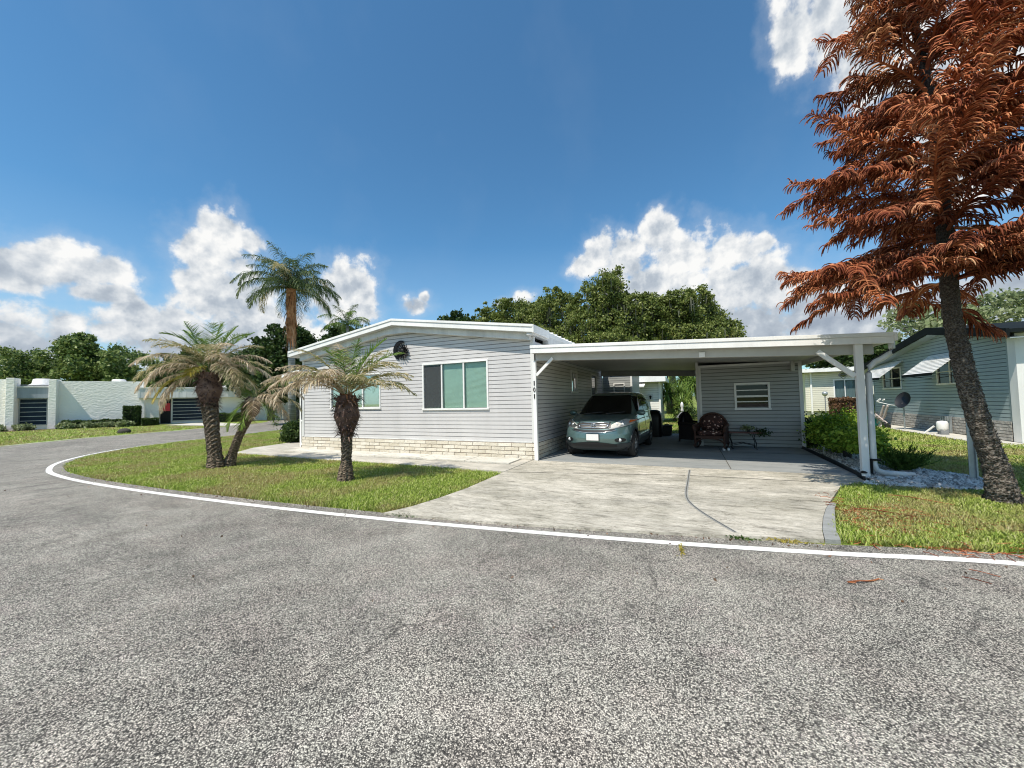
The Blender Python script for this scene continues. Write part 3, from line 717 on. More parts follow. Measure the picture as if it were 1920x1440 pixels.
# rear room facing the street behind the carport
rr = thing('rear_room', 'pale sided room end seen past the carport behind the parked car', 'building', (.6, 8.7, 0))
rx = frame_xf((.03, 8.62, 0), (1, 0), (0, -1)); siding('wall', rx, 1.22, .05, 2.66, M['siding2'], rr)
b = MB(); b.box(1.24, 1.32, 8.59, 8.66, 0, 2.7); b.box(.5, .54, 8.585, 8.61, .05, 2.15); b.box(.95, .99, 8.585, 8.61, .05, 2.15); b.box(.5, .99, 8.585, 8.61, 2.15, 2.2); b.build('trim', M['white'], rr)
b = MB(); b.box(.0, 1.4, 8.5, 12, 2.67, 2.8); b.build('roof', M['roofwhite'], rr)
b = MB(); b.box(.03, 1.25, 8.66, 12, .02, 2.67); b.build('inner_shell', M['siding2'], rr)
# black metal sun and moon on the gable
orn = thing('wall_ornament', 'black metal crescent moon and sun ornament high on the gable wall', 'ornament', (-4.25, -.06, 3.12))
b = MB(); cx, cz = -4.25, 3.10
outer = [(cx+.30*math.cos(t), cz+.02+.30*math.sin(t)) for t in [R(75+i*165/16) for i in range(17)]]
inner = [(cx+.075+.235*math.cos(t), cz+.01+.235*math.sin(t)) for t in [R(233-i*155/16) for i in range(17)]]
for i in range(16):
    o1, o2 = outer[i], outer[i+1]; i1, i2 = inner[16-i], inner[15-i]
    b.hexa([(o1[0], -.03, o1[1]), (o2[0], -.03, o2[1]), (i2[0], -.03, i2[1]), (i1[0], -.03, i1[1])], [(o1[0], -.05, o1[1]), (o2[0], -.05, o2[1]), (i2[0], -.06, i2[1]), (i1[0], -.06, i1[1])])
b.build('crescent', M['iron'], orn)
b = MB()
for k in range(15):
    a = R(k*24+8); a2 = a+R(14); L = .25 if k % 2 else .21
    p = [(cx+.07+r*math.cos(a+(a2-a)*t), -.06-.03*t, cz-.03+r*math.sin(a+(a2-a)*t)) for r, t in ((.08, 0), (.15, .3), (.21, .7), (L*1.12, 1.3))]
    b.tube(p, [.026, .025, .02, .006], 5)
b.build('ray', M['iron'], orn)
b = MB(); b.lathe([(.02, 0), (.09, .0), (.10, .03), (.07, .065), (.02, .075)], (0, 0, 0), 20)
o = b.build('face_disc', M['iron'], orn, True); o.matrix_parent_inverse = Matrix(); o.matrix_basis = Matrix.Translation((.07, 0, -.05)) @ Matrix.Rotation(R(90), 4, 'X')

# ------------------------------------------------------------------ carport
cp = thing('carport', 'flat white metal carport roof on posts attached to the grey home', 'carport', (3.4, 3.8, 0))
def rz(x): return 2.875 - .0455*(x)      # top of roof
X0, X1, Y0, Y1 = .03, 6.86, -.30, 8.15
def band(b, x0, x1, y0, y1, t0, t1):
    b.hexa([(x0, y0, rz(x0)-t1), (x1, y0, rz(x1)-t1), (x1, y1, rz(x1)-t1), (x0, y1, rz(x0)-t1)], [(x0, y0, rz(x0)-t0), (x1, y0, rz(x1)-t0), (x1, y1, rz(x1)-t0), (x0, y1, rz(x0)-t0)])
b = MB(); band(b, X0+.03, X1-.03, Y0+.03, Y1, .015, .07); b.build('roof', M['roofwhite'], cp)
b = MB(); band(b, X0, X1, Y0-.015, Y0+.03, -.02, .05); band(b, X0+.005, X1-.002, Y0, Y0+.03, .053, .175); band(b, X0, X0+.02, Y0+.03, 0, -.01, .17); band(b, X1, X1+.045, Y0-.012, Y1, -.012, .13)
b.build('fascia', M['white'], cp, bevel=.004)
b = MB(); band(b, X1+.05, X1+.06, Y0, Y1, 0, .12)
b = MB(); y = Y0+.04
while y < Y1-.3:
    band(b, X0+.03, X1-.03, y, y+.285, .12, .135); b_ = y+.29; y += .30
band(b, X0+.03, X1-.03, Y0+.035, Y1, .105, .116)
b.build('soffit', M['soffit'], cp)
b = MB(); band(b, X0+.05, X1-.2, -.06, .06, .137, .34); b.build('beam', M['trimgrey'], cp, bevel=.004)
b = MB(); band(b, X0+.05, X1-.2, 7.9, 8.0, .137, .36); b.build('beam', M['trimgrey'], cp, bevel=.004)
b = MB(); b.box(.03, .12, -.175, -.085, .035, 2.52); lp = b.build('post', M['white'], cp, bevel=.005)
b = MB()
b.box(-.012, 0.012, -.004, .004, 0, .115); b.box(-.012, .012, -.004, .004, -.33, -.215)
for q in range(20):
    a1, a2 = R(q*18), R(q*18+18)
    P_ = lambda a, k: (k[0]*math.cos(a), k[1]*math.sin(a)-.105)
    o1, o2, i1, i2 = P_(a1, (.03, .058)), P_(a2, (.03, .058)), P_(a1, (.014, .042)), P_(a2, (.014, .042))
    b.hexa([(o1[0], -.004, o1[1]), (o2[0], -.004, o2[1]), (i2[0], -.004, i2[1]), (i1[0], -.004, i1[1])], [(o1[0], .004, o1[1]), (o2[0], .004, o2[1]), (i2[0], .004, i2[1]), (i1[0], .004, i1[1])])
b.v = [(x+.075, y-.184, z+1.90) for x, y, z in b.v]; b.build('house_number', M['iron'], lp)
b = MB(); b.bar((.12, -.13, 2.15), (.56, -.13, 2.56), .05, .07); b.build('brace', M['white'], cp, bevel=.004)
b = MB(); b.box(6.34, 6.45, -.245, -.135, 0, 2.42); b.build('post', M['white'], cp, bevel=.006)
b = MB(); b.bar((6.33, -.19, 1.84), (5.80, -.19, 2.33), .06, .085); b.build('brace', M['white'], cp, bevel=.004)
b = MB(); b.tube([(6.86, -.19, 2.44), (6.86, -.19, 2.31), (6.83, -.19, 2.22), (6.74, -.19, 2.15), (6.62, -.19, 2.08), (6.545, -.19, 2.0), (6.52, -.19, 1.88), (6.52, -.19, .5), (6.52, -.19, .26), (6.56, -.17, .16), (6.66, -.13, .11), (6.95, .0, .075), (7.15, .1, .06)], .047, 10)
b.build('downspout', M['white2'], cp, True)
b = MB(); b.box(6.455, 6.60, -.262, -.115, .33, .36); b.box(6.45, 6.485, -.262, -.24, .1, .33); b.build('strap', M['iron'], cp)
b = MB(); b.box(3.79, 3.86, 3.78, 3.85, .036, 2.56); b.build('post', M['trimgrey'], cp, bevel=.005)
b = MB(); b.box(3.80, 3.92, -.10, -.061, 2.36, 2.47); b.build('bracket', M['white'], cp, bevel=.01)
b = MB(); b.bar((6.5, -.1, 2.38), (6.5, 8.0, 2.38), .05, .1); b.build('side_beam', M['trimgrey'], cp)

# shed
sh = thing('storage_shed', 'grey sided storage shed with a small slider window at the back of the carport', 'shed', (5.15, 5.4, 0))
hx = frame_xf((3.87, 3.9, 0), (1, 0), (0, -1)); swn = (.98, 1.76, 1.16, 1.84)
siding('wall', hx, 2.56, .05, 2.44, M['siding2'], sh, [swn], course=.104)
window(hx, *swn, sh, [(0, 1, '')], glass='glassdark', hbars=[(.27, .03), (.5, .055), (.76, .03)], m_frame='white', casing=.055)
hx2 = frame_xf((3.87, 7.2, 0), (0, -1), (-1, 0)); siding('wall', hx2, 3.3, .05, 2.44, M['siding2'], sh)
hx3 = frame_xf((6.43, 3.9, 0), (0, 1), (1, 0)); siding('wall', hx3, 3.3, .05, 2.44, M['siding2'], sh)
b = MB(); b.box(3.88, 6.42, 4.02, 7.2, .01, 2.43); b.build('inner_shell', M['dark'], sh)
b = MB(); b.box(3.845, 3.93, 3.875, 3.95, .04, 2.46); b.box(6.37, 6.455, 3.875, 3.95, .04, 2.46); b.box(3.93, 6.37, 3.868, 3.9, 2.40, 2.46); b.build('corner_trim', M['white2'], sh)
b = MB(); b.box(6.18, 6.26, 3.72, 3.86, 2.18, 2.45); b.build('bracket', M['trimgrey'], sh)

# ------------------------------------------------------------------ leaf and plant generators
def quads(c, size, aspect=.6, updn=0, seed=1):
    """random oriented leaf quads (rhombus) around centres c (n,3)"""
    g = np.random.default_rng(seed); n = len(c)
    a = g.normal(size=(n, 3)); a[:, 2] -= updn; a /= np.linalg.norm(a, axis=1, keepdims=True)
    r = g.normal(size=(n, 3)); b_ = np.cross(a, r); b_ /= np.linalg.norm(b_, axis=1, keepdims=True)
    s = (size*(.6+.8*g.random(n)))[:, None]
    return np.stack([c-a*s, c+b_*s*aspect, c+a*s, c-b_*s*aspect], 1).reshape(-1, 3)
def crown_points(blobs, n, seed, clumps=40, csize=.22, fill=.5):
    g = np.random.default_rng(seed); vol = np.array([q[3]*q[4]*q[5] for q in blobs]); vol = vol**.8; vol = vol/vol.sum(); out = []
    for q, w in zip(blobs, vol):
        k = max(4, int(clumps*len(blobs)*w*min(1, 6/len(blobs)*1.3))); d = g.normal(size=(k, 3)); d /= np.linalg.norm(d, axis=1, keepdims=True)
        rad = (fill+(1-fill)*g.random(k)**.5)[:, None]
        cc = np.array(q[:3])+d*rad*np.array(q[3:6])
        m_ = int(n*w/k)+1; rs = csize*(.6+.8*g.random(k))*min(q[3:6])**.5*1.3
        pts = g.normal(size=(k, m_, 3))*.48*rs[:, None, None]*np.array([1, 1, .7]); 
        out.append((cc[:, None, :]+pts).reshape(-1, 3))
    return np.concatenate(out)
def tree(name, label, cat, base, blobs, n, leaf, mat_, trunk_r=.3, seed=1, group=None, clumps=45, csize=.4, moss=0, limbs=7, barkm='bark_oak', fill=.45):
    t = thing(name, label, cat, base, group)
    rr_ = random.Random(seed)
    b = MB(); bx, by, bz = base
    mx = sum(q[0] for q in blobs)/len(blobs); my = sum(q[1] for q in blobs)/len(blobs); zlo = min(q[2]-q[5]*.3 for q in blobs)
    fork = (bx+(mx-bx)*.3, by+(my-by)*.3, max(zlo*.75, .5))
    b.tube([base, (bx+.1, by, fork[2]*.5), fork], [trunk_r*1.25, trunk_r, trunk_r*.85], 10)
    b.build('trunk', M[barkm], t, True)
    b = MB()
    for k in range(limbs):
        q = blobs[k % len(blobs)]; e = Vector((q[0]+rr_.uniform(-.6, .6)*q[3], q[1]+rr_.uniform(-.6, .6)*q[4], q[2]+rr_.uniform(-.1, .7)*q[5]))
        f = Vector(fork); m1 = f.lerp(e, .4)+Vector((rr_.uniform(-.3, .3), rr_.uniform(-.3, .3), .5))
        b.tube([f, m1, m1.lerp(e, .5)+Vector((rr_.uniform(-.3, .3), 0, .1)), e], [trunk_r*.6, trunk_r*.38, trunk_r*.22, trunk_r*.07], 6)
    b.build('limb', M[barkm], t, True)
    if cat != 'x':
        sat = []
        for q in blobs:
            for k in range(7):
                a = rr_.uniform(0, 6.283); e = rr_.uniform(-.2, 1.3); m_ = rr_.uniform(.85, 1.12); r_ = rr_.uniform(.20, .38)
                sat.append((q[0]+q[3]*m_*math.cos(a)*math.cos(e), q[1]+q[4]*m_*math.sin(a)*math.cos(e), q[2]+q[5]*m_*math.sin(e), q[3]*r_, q[4]*r_, q[5]*r_*.8))
        blobs = [(q[0], q[1], q[2], q[3]*.9, q[4]*.9, q[5]*.88) for q in blobs]+sat
    P_ = crown_points(blobs, n, seed, int(clumps*1.5), csize*.82, fill); P_ = P_[P_[:, 2] > bz+.15]
    npmesh('crown', quads(P_, leaf, .6, .2, seed+5), 4, M[mat_], t)
    if moss:
        g = np.random.default_rng(seed+9); idx = g.choice(len(P_), moss); c = P_[idx]; L = .3+.9*g.random(moss); w = .03+.04*g.random(moss); an = g.random(moss)*3.14
        dx = np.stack([np.cos(an)*w, np.sin(an)*w, 0*w], 1); dn = np.stack([0*L, 0*L, -L], 1); c[:, 2] -= .2
        _ms = npmesh('moss', np.stack([c-dx, c+dx, c+dx*.3+dn, c-dx*.3+dn], 1).reshape(-1, 3), 4, M['moss'], t); _ms['kind'] = 'stuff'
    return t
def bush(name, label, cat, base, rad, n, leaf, mat_, seed=1, group=None, aspect=.6, stems=5, parent=None, zc=None, csize=.3):
    t = thing(name, label, cat, base, group) if parent is None else parent
    b = MB(); x, y, z = base; zc = zc or rad[2]
    for k in range(stems):
        a = k*2.4+seed; b.tube([(x, y, z), (x+math.cos(a)*rad[0]*.25, y+math.sin(a)*rad[1]*.25, z+zc*.6), (x+math.cos(a)*rad[0]*.6, y+math.sin(a)*rad[1]*.6, z+zc*1.3)], [.018, .013, .005], 5)
    b.build('stem', M['bark_oak'], t)
    P_ = crown_points([(x, y, z+zc, *rad)], n, seed, 60, csize, .35); P_ = P_[P_[:, 2] > z+.02]
    npmesh('foliage', quads(P_, leaf, aspect, -.1, seed), 4, M[mat_], t)
    return t
def hedge(name, label, cat, P, U, L, D, H, n, mat_, leaf=.07, seed=3, group=None, jag=.06):
    g = np.random.default_rng(seed); U = np.array([*U, 0.]); V = np.array([-U[1], U[0], 0]); t = thing(name, label, cat, (*P, 0), group)
    s = g.random((n, 3)); k = g.integers(0, 5, n)     # shell
    s[k == 0, 1] = g.random((k == 0).sum())*.12; s[k == 1, 2] = 1-g.random((k == 1).sum())*.1; s[k == 2, 1] = 1-g.random((k == 2).sum())*.1; s[k == 3, 0] = g.random((k == 3).sum())*.04; s[k == 4, 0] = 1-g.random((k == 4).sum())*.04
    bumps = .5*np.sin(s[:, 0]*L*3.1)+.5*np.sin(s[:, 0]*L*7.7+1)
    c = np.array([*P, 0.])+s[:, :1]*L*U+(s[:, 1:2]-.5)*D*V+np.array([0, 0, 1.])*(s[:, 2:]*H)+g.normal(size=(n, 3))*jag*.5; c[:, 2] += bumps*jag*s[:, 2]
    c = c[c[:, 2] > .02]
    npmesh('foliage', quads(c, leaf, .6, 0, seed), 4, M[mat_], t)
    b = MB(frame_xf((*P, 0), (U[0], U[1]), (V[0], V[1]))); b.box(.08, L-.08, -D/2+.08, D/2-.08, 0, H-.1); b.build('inner_mass', M['dark'], t)
    return t

def frond(o, az, el, L, droop, leaf, n, mat_, parent, seed, width=.022, grav=.5, vee=.35, stalk=.18, rach=.012, plumose=False, twist=0):
    """pinnate palm leaf: origin, azimuth, start elevation (rad), length, droop (rad over length)"""
    rd = random.Random(seed); b = MB(); S = 14; p = Vector(o); pts = [p.copy()]; tg = []
    for i in range(S):
        e = el-droop*((i+.5)/S)**1.25; t = Vector((math.cos(az)*math.cos(e), math.sin(az)*math.cos(e), math.sin(e))); tg.append(t); p = p+t*(L/S); pts.append(p.copy())
    tg.append(tg[-1])
    b.tube(pts, [rach*(1-.85*i/S) for i in range(S+1)], 4, False)
    side0 = Vector((-math.sin(az), math.cos(az), 0))
    if twist: side0 = (Matrix.Rotation(twist, 3, tg[0]) @ side0)
    for i in range(n):
        u_ = stalk+(1-stalk)*(i+.5)/n; k = min(int(u_*S), S-1); fr = u_*S-k; q = pts[k].lerp(pts[k+1], fr); t = tg[k]
        prof = math.sin(math.pi*min(1, (u_-stalk)/(1-stalk)*.86+.14))**.6
        for sgn in (-1, 1):
            ll = leaf*prof*rd.uniform(.62, 1.15)
            upv = side0.cross(t).normalized()
            if upv.z < 0: upv = -upv
            d = (side0*sgn*rd.uniform(.75, 1)+t*rd.uniform(.45, .75)+upv*(vee+rd.uniform(-.25, .25) if not plumose else rd.uniform(-.5, .7))).normalized()
            a = q; pp = [a]; dd = d.copy(); ns = 3
            for m_ in range(ns):
                dd = (dd+Vector((0, 0, -grav*(m_+.5)/ns*rd.uniform(.7, 1.3)))).normalized(); a = a+dd*(ll/ns); pp.append(a)
            sd = d.cross(Vector((0, 0, 1)) if rd.random() < .5 else t).normalized()
            sd = (sd + t*rd.uniform(-.5, .9)).normalized()
            b.ribbon(pp, sd, [width*.7, width, width*.7, width*.15])
    return b.build('frond', mat_, parent)

def palm_trunk(b, pts, rads, n=16, seg=40, scale_len=.06):
    """trunk with ringed, jutting leaf scars"""
    pts = [Vector(p) for p in pts]
    tot = len(pts)-1
    cen = []; rr_ = []
    for i in range(seg+1):
        f = i/seg*tot; k = min(int(f), tot-1); t = f-k; cen.append(pts[k].lerp(pts[k+1], t)); r = rads[k]*(1-t)+rads[k+1]*t; rr_.append(r)
    vs = []
    for i, (c, r) in enumerate(zip(cen, rr_)):
        for k in range(n):
            a = 2*math.pi*(k+.5*(i % 2))/n; rad = r*(1+(.13 if (i+k) % 2 else -.06)+random.uniform(-.05, .05)); vs.append(c+Vector((math.cos(a)*rad, math.sin(a)*rad, 0)))
    b.add(vs, [(i*n+k, i*n+(k+1) % n, (i+1)*n+(k+1) % n, (i+1)*n+k) for i in range(seg) for k in range(n)])
def boots(b, c0, c1, r0, r1, n, L, seed, out=.8, w=.035, up=.25):
    rd = random.Random(seed); c0 = Vector(c0); c1 = Vector(c1)
    for i in range(n):
        f = rd.random(); c = c0.lerp(c1, f); r = r0+(r1-r0)*f; a = rd.uniform(0, 6.283)
        d = Vector((math.cos(a), math.sin(a), 0)); p = c+d*r*.8; ll = L*rd.uniform(.5, 1.3)
        dirv = (d*out*rd.uniform(.5, 1.2)+Vector((rd.uniform(-.3, .3), rd.uniform(-.3, .3), up+rd.uniform(-.6, .5)))).normalized()
        q1 = p+dirv*ll*.5; q2 = q1+(dirv+Vector((0, 0, -rd.uniform(.2, 1.3)))).normalized()*ll*.5
        sd = Vector((-d.y, d.x, rd.uniform(-.3, .3)))
        b.ribbon([p, q1, q2], sd, [w, w*.7, w*.2])

# --- double trunk date palm on the left lawn
def pygmy(name, label, trunks, fronds_spec, seed):
    t = thing(name, label, 'palm tree', trunks[0]['pts'][0])
    rd = random.Random(seed); cnt = 0
    for ti, T in enumerate(trunks):
        b = MB(); palm_trunk(b, T['pts'], T['r'], 17, T.get('seg', 44)); b.build('trunk', M['bark_palm'], t)
        b = MB()
        for q_ in range(len(T['pts'])-1): boots(b, T['pts'][q_], T['pts'][q_+1], T['r'][q_]*1.02, T['r'][q_+1]*1.02, int(260*(T['pts'][q_+1][2]-T['pts'][q_][2])), .055, seed*7+q_, .8, .03, .5)
        b.build('leaf_scars', M['bark_palm'], t)['kind'] = 'stuff'
        top = Vector(T['pts'][-1]); low = Vector(T['pts'][-1]) + (Vector(T['pts'][-2])-Vector(T['pts'][-1])).normalized()*T['bl']
        b = MB(); boots(b, low, top, T['br'][0], T['br'][1], T['bn'], .15, seed+ti); b.tube([low, low.lerp(top, .5), top], [T['br'][0]*.75, T['br'][1]*.85, T['br'][1]*.6], 10); b.build('frond_bases', M['boot'], t)
        if T.get('orange'):
            b = MB(); boots(b, top-Vector((0, 0, .12)), top+Vector((0, 0, .06)), .13, .12, 40, .18, seed+ti+50, .6, .06, -.2); b.build('frond_sheaths', M['boot_orange'], t)
        for (az, el, L, dr, mt) in T['fronds']:
            cnt += 1
            a = R(az+rd.uniform(-7, 7)); o = top+Vector((math.cos(a)*.05, math.sin(a)*.05, rd.uniform(-.03, .08)))
            kw = dict(frond_green=(.25, .3), frond_bright=(.15, .4), frond_dry=(.95, .1), frond_half=(.65, .2), frond_yellow=(.5, .2))[mt]
            frond(o, a, R(el), L*(1.08 if seed == 5 else 1), R(dr), .34, 52, M[mt], t, seed*100+cnt, .0165, kw[0], kw[1], .14, .011)
    return t
# azimuths in world degrees; the camera looks along 114.6 deg, its right is 24.6 deg
RT = 24.6
def fr(side, el, L, dr, m): return (RT+side, el, L, dr, m)   # side 0 = right of picture, 90 = away, 180 = left, 270 = towards camera
P1 = [dict(pts=[(-7.25, -3.42, 0), (-7.27, -3.45, .35), (-7.33, -3.48, .9), (-7.42, -3.5, 1.6), (-7.45, -3.5, 2.42)], r=[.20, .14, .14, .16, .16], bl=.9, br=[.17, .33], bn=800,
           fronds=[fr(100, 84, 1.45, 25, 'frond_bright'), fr(60, 78, 1.4, 30, 'frond_bright'), fr(250, 80, 1.35, 30, 'frond_bright'), fr(170, 72, 1.4, 45, 'frond_bright'), fr(20, 68, 1.45, 45, 'frond_bright'), fr(130, 66, 1.4, 45, 'frond_green'),
                   fr(175, 62, 1.75, 85, 'frond_half'), fr(200, 50, 1.75, 100, 'frond_dry'), fr(160, 45, 1.75, 95, 'frond_half'), fr(185, 30, 1.7, 95, 'frond_half'), fr(212, 38, 1.6, 110, 'frond_half'), fr(150, 20, 1.6, 90, 'frond_green'), fr(195, 10, 1.6, 80, 'frond_dry'),
                   fr(228, 35, 1.5, 125, 'frond_dry'), fr(240, 76, 1.2, 110, 'frond_half'), fr(300, 70, 1.3, 110, 'frond_half'), fr(190, 74, 1.55, 75, 'frond_green'), fr(350, 70, 1.5, 75, 'frond_green'), fr(178, 48, 1.8, 80, 'frond_half'), fr(5, 60, 1.6, 80, 'frond_half'), fr(208, 20, 1.6, 95, 'frond_dry'), fr(335, 28, 1.5, 105, 'frond_half'), fr(222, -5, 1.35, 75, 'frond_yellow'), fr(265, 35, .6, 120, 'frond_yellow'), fr(120, 78, 1.6, 40, 'frond_bright'), fr(215, 66, 1.5, 85, 'frond_half'), fr(325, 66, 1.4, 95, 'frond_dry'),
                   fr(10, 52, 1.6, 95, 'frond_dry'), fr(350, 45, 1.45, 120, 'frond_dry'), fr(330, 38, 1.45, 130, 'frond_dry'), fr(15, 32, 1.7, 100, 'frond_dry'), fr(40, 40, 1.5, 90, 'frond_half'), fr(345, 18, 1.4, 115, 'frond_dry'), fr(0, 5, 1.5, 85, 'frond_half'),
                   fr(80, 35, 1.5, 90, 'frond_green'), fr(110, 25, 1.5, 90, 'frond_green'), fr(335, 12, 1.45, 85, 'frond_half'), fr(225, -5, 1.4, 95, 'frond_dry'), fr(205, -15, 1.4, 75, 'frond_dry'), fr(60, 0, 1.4, 80, 'frond_half'), fr(320, 62, 1.1, 120, 'frond_dry')]),
      dict(pts=[(-7.2, -3.2, 0), (-7.1, -3.15, .3), (-6.92, -3.1, .75), (-6.72, -3.02, 1.15), (-6.52, -2.95, 1.75)], r=[.16, .10, .09, .10, .11], bl=.65, br=[.12, .25], bn=220,
           fronds=[fr(10, 60, 1.1, 90, 'frond_half'), fr(340, 30, 1.1, 110, 'frond_dry'), fr(30, 20, 1.2, 90, 'frond_half'), fr(0, -5, 1.1, 70, 'frond_dry'), fr(300, 10, 1.0, 110, 'frond_dry'), fr(60, 50, 1.1, 90, 'frond_green'), fr(350, -35, 1.0, 40, 'frond_green'),
                   fr(130, 40, 1.0, 100, 'frond_green'), fr(20, 40, 1.25, 100, 'frond_dry'), fr(220, -40, 1.0, 45, 'frond_green'), fr(80, -10, 1.1, 70, 'frond_green'), fr(255, -55, .9, 25, 'frond_green')])]
pygmy('date_palm', 'double trunked date palm with drooping dry fronds on the left lawn', P1, None, 3)
P2 = [dict(pts=[(-2.69, -3.52, 0), (-2.69, -3.52, .18), (-2.68, -3.51, .45), (-2.67, -3.5, .95), (-2.67, -3.5, 1.72)], r=[.16, .13, .085, .10, .11], bl=.85, br=[.12, .29], bn=520, orange=True, seg=52,
           fronds=[fr(80, 82, 1.15, 25, 'frond_green'), fr(20, 72, 1.25, 35, 'frond_bright'), fr(55, 66, 1.3, 50, 'frond_half'), fr(150, 74, 1.2, 45, 'frond_green'), fr(110, 68, 1.25, 60, 'frond_dry'),
                   fr(5, 48, 1.3, 70, 'frond_half'), fr(350, 36, 1.3, 75, 'frond_half'), fr(15, 28, 1.3, 70, 'frond_half'), fr(335, 44, 1.2, 90, 'frond_half'), fr(0, 60, 1.2, 85, 'frond_half'), fr(25, 50, 1.3, 80, 'frond_half'),
                   fr(180, 60, 1.35, 100, 'frond_dry'), fr(195, 50, 1.45, 100, 'frond_dry'), fr(165, 42, 1.5, 85, 'frond_dry'), fr(185, 36, 1.5, 85, 'frond_dry'), fr(205, 40, 1.3, 105, 'frond_dry'), fr(150, 50, 1.4, 90, 'frond_dry'), fr(172, 52, 1.6, 75, 'frond_dry'),
                   fr(240, 55, .95, 130, 'frond_dry'), fr(262, 68, .95, 110, 'frond_dry'), fr(222, 62, 1.15, 110, 'frond_half'), fr(310, 60, 1.0, 100, 'frond_half'), fr(290, 78, 1.05, 60, 'frond_green'), fr(130, 80, 1.3, 55, 'frond_dry'), fr(342, 55, 1.35, 75, 'frond_half'), fr(10, 66, 1.35, 65, 'frond_green'), fr(175, 72, 1.4, 70, 'frond_half'), fr(190, 44, 1.6, 80, 'frond_dry'), fr(90, 50, 1.2, 80, 'frond_half'), fr(200, 66, 1.2, 90, 'frond_half')])]
pygmy('date_palm', 'single trunk date palm with shaggy brown collar in front of the grey home', P2, None, 5)

# --- queen palm behind the left end of the home
def queen(name, label, base, h, lean, L, nf, seed, mats, sheath=True, r=.17):
    rd = random.Random(seed); t = thing(name, label, 'palm tree', base); x, y, z = base; tx, ty = x+lean[0], y+lean[1]
    b = MB(); b.tube([(x, y, 0), (x+lean[0]*.3, y+lean[1]*.3, h*.33), (x+lean[0]*.6, y+lean[1]*.6, h*.62), (tx, ty, h)], [r*1.15, r, r*.9, r*.75], 14); b.build('trunk', M['bark_queen'], t, True)
    if sheath:
        b = MB(); boots(b, (x+lean[0]*.65, y+lean[1]*.65, h*.66), (tx, ty, h), r*1.15, r*1.2, 300, .6, seed, .12, .09, -1.2); b.tube([(x+lean[0]*.65, y+lean[1]*.65, h*.66), (tx, ty, h)], [r*1.2, r*1.25], 10); b.build('frond_sheaths', M['boot_orange'], t)
    for k in range(nf):
        a = R(k*137.5+rd.uniform(-10, 10)); f = k/nf; el = R(86-82*f+rd.uniform(-8, 8)); dr = R(62+45*rd.random()+70*f) if f < .75 else R(80)
        frond((tx, ty, h), a, el, L*rd.uniform(.85, 1.1), dr, L*.23, 66, M[mats[k % len(mats)]], t, seed*50+k, .028, 1.5, .1, .12, .025, True)
    return t
queen('queen_palm', 'tall feathery palm with orange brown sheathed trunk behind the grey home', (-14.24, 3.61, 0), 7.35, (-.1, 0), 2.75, 38, 11, ['frond_queen', 'frond_queen', 'frond_queen', 'frond_queen', 'frond_half', 'frond_queen', 'frond_queen'])
queen('queen_palm', 'small green palm top showing just above the left roof slope', (-20.6, 12.8, 0), 7.7, (0, 0), 2.3, 16, 21, ['frond_queen', 'frond_green'], False, .14)

# ------------------------------------------------------------------ dead Norfolk pine
pine = thing('norfolk_pine', 'tall leaning pine with dead rust red foliage at the right lawn edge', 'pine tree', (7.42, -1.56, 0))
TP = [(7.42, -1.56, -.03), (7.39, -1.58, .12), (7.34, -1.6, .46), (7.24, -1.64, .82), (7.15, -1.68, 1.18), (7.06, -1.72, 1.63), (6.98, -1.76, 2.14), (6.92, -1.79, 2.6), (6.91, -1.79, 3.3), (6.91, -1.79, 4.1), (6.88, -1.8, 5.2), (6.80, -1.84, 6.1), (6.66, -1.9, 7.2), (6.6, -1.9, 8.6)]
TR = [.21, .155, .128, .117, .112, .107, .102, .095, .09, .08, .065, .05, .035, .015]
b = MB(); n = 20; cen = []; seg = 240
for i in range(seg+1):
    f = i/seg*(len(TP)-1); k = min(int(f), len(TP)-2); t_ = f-k; cen.append((Vector(TP[k]).lerp(Vector(TP[k+1]), t_), TR[k]*(1-t_)+TR[k+1]*t_))
vs = []
from mathutils import noise as mn
n = 36
for i, (c, r) in enumerate(cen):
    for k in range(n):
        a = 2*math.pi*k/n; d_ = Vector((math.cos(a), math.sin(a), 0)); q = c+d_*r
        low_ = max(0, 1-c.z/1.6)
        nn = mn.noise(Vector((q.x*9, q.y*9, q.z*14)))*.10+mn.noise(Vector((q.x*26, q.y*26, q.z*38)))*(.06+.10*low_)+.035*math.sin(c.z*44+2*mn.noise(q*3))
        vs.append(c+d_*r*(1+nn))
b.add(vs, [(i*n+k, i*n+(k+1) % n, (i+1)*n+(k+1) % n, (i+1)*n+k) for i in range(seg) for k in range(n)])
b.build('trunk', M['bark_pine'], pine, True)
b = MB(); rd = random.Random(5)
for _ in range(1500):   # flaking bark scales
    f = rd.random()**1.7*.5; i = int(f*seg); c, r = cen[i]; a = rd.uniform(0, 6.283); d = Vector((math.cos(a), math.sin(a), 0)); p = c+d*r*.98; tn = Vector((-d.y, d.x, 0))
    w = rd.uniform(.012, .03); h = rd.uniform(.012, .03); q = d*rd.uniform(.006, .02)
    b.add([p-tn*w, p+tn*w, p+tn*w*.7+Z*h+q, p-tn*w*.7+Z*h+q], [(0, 1, 2, 3)])
b.build('bark_scales', M['bark_pine'], pine)
def trunk_at(z):
    for i in range(len(TP)-1):
        if TP[i][2] <= z <= TP[i+1][2]:
            t_ = (z-TP[i][2])/(TP[i+1][2]-TP[i][2]); return Vector(TP[i]).lerp(Vector(TP[i+1]), t_)
    return Vector(TP[-1])
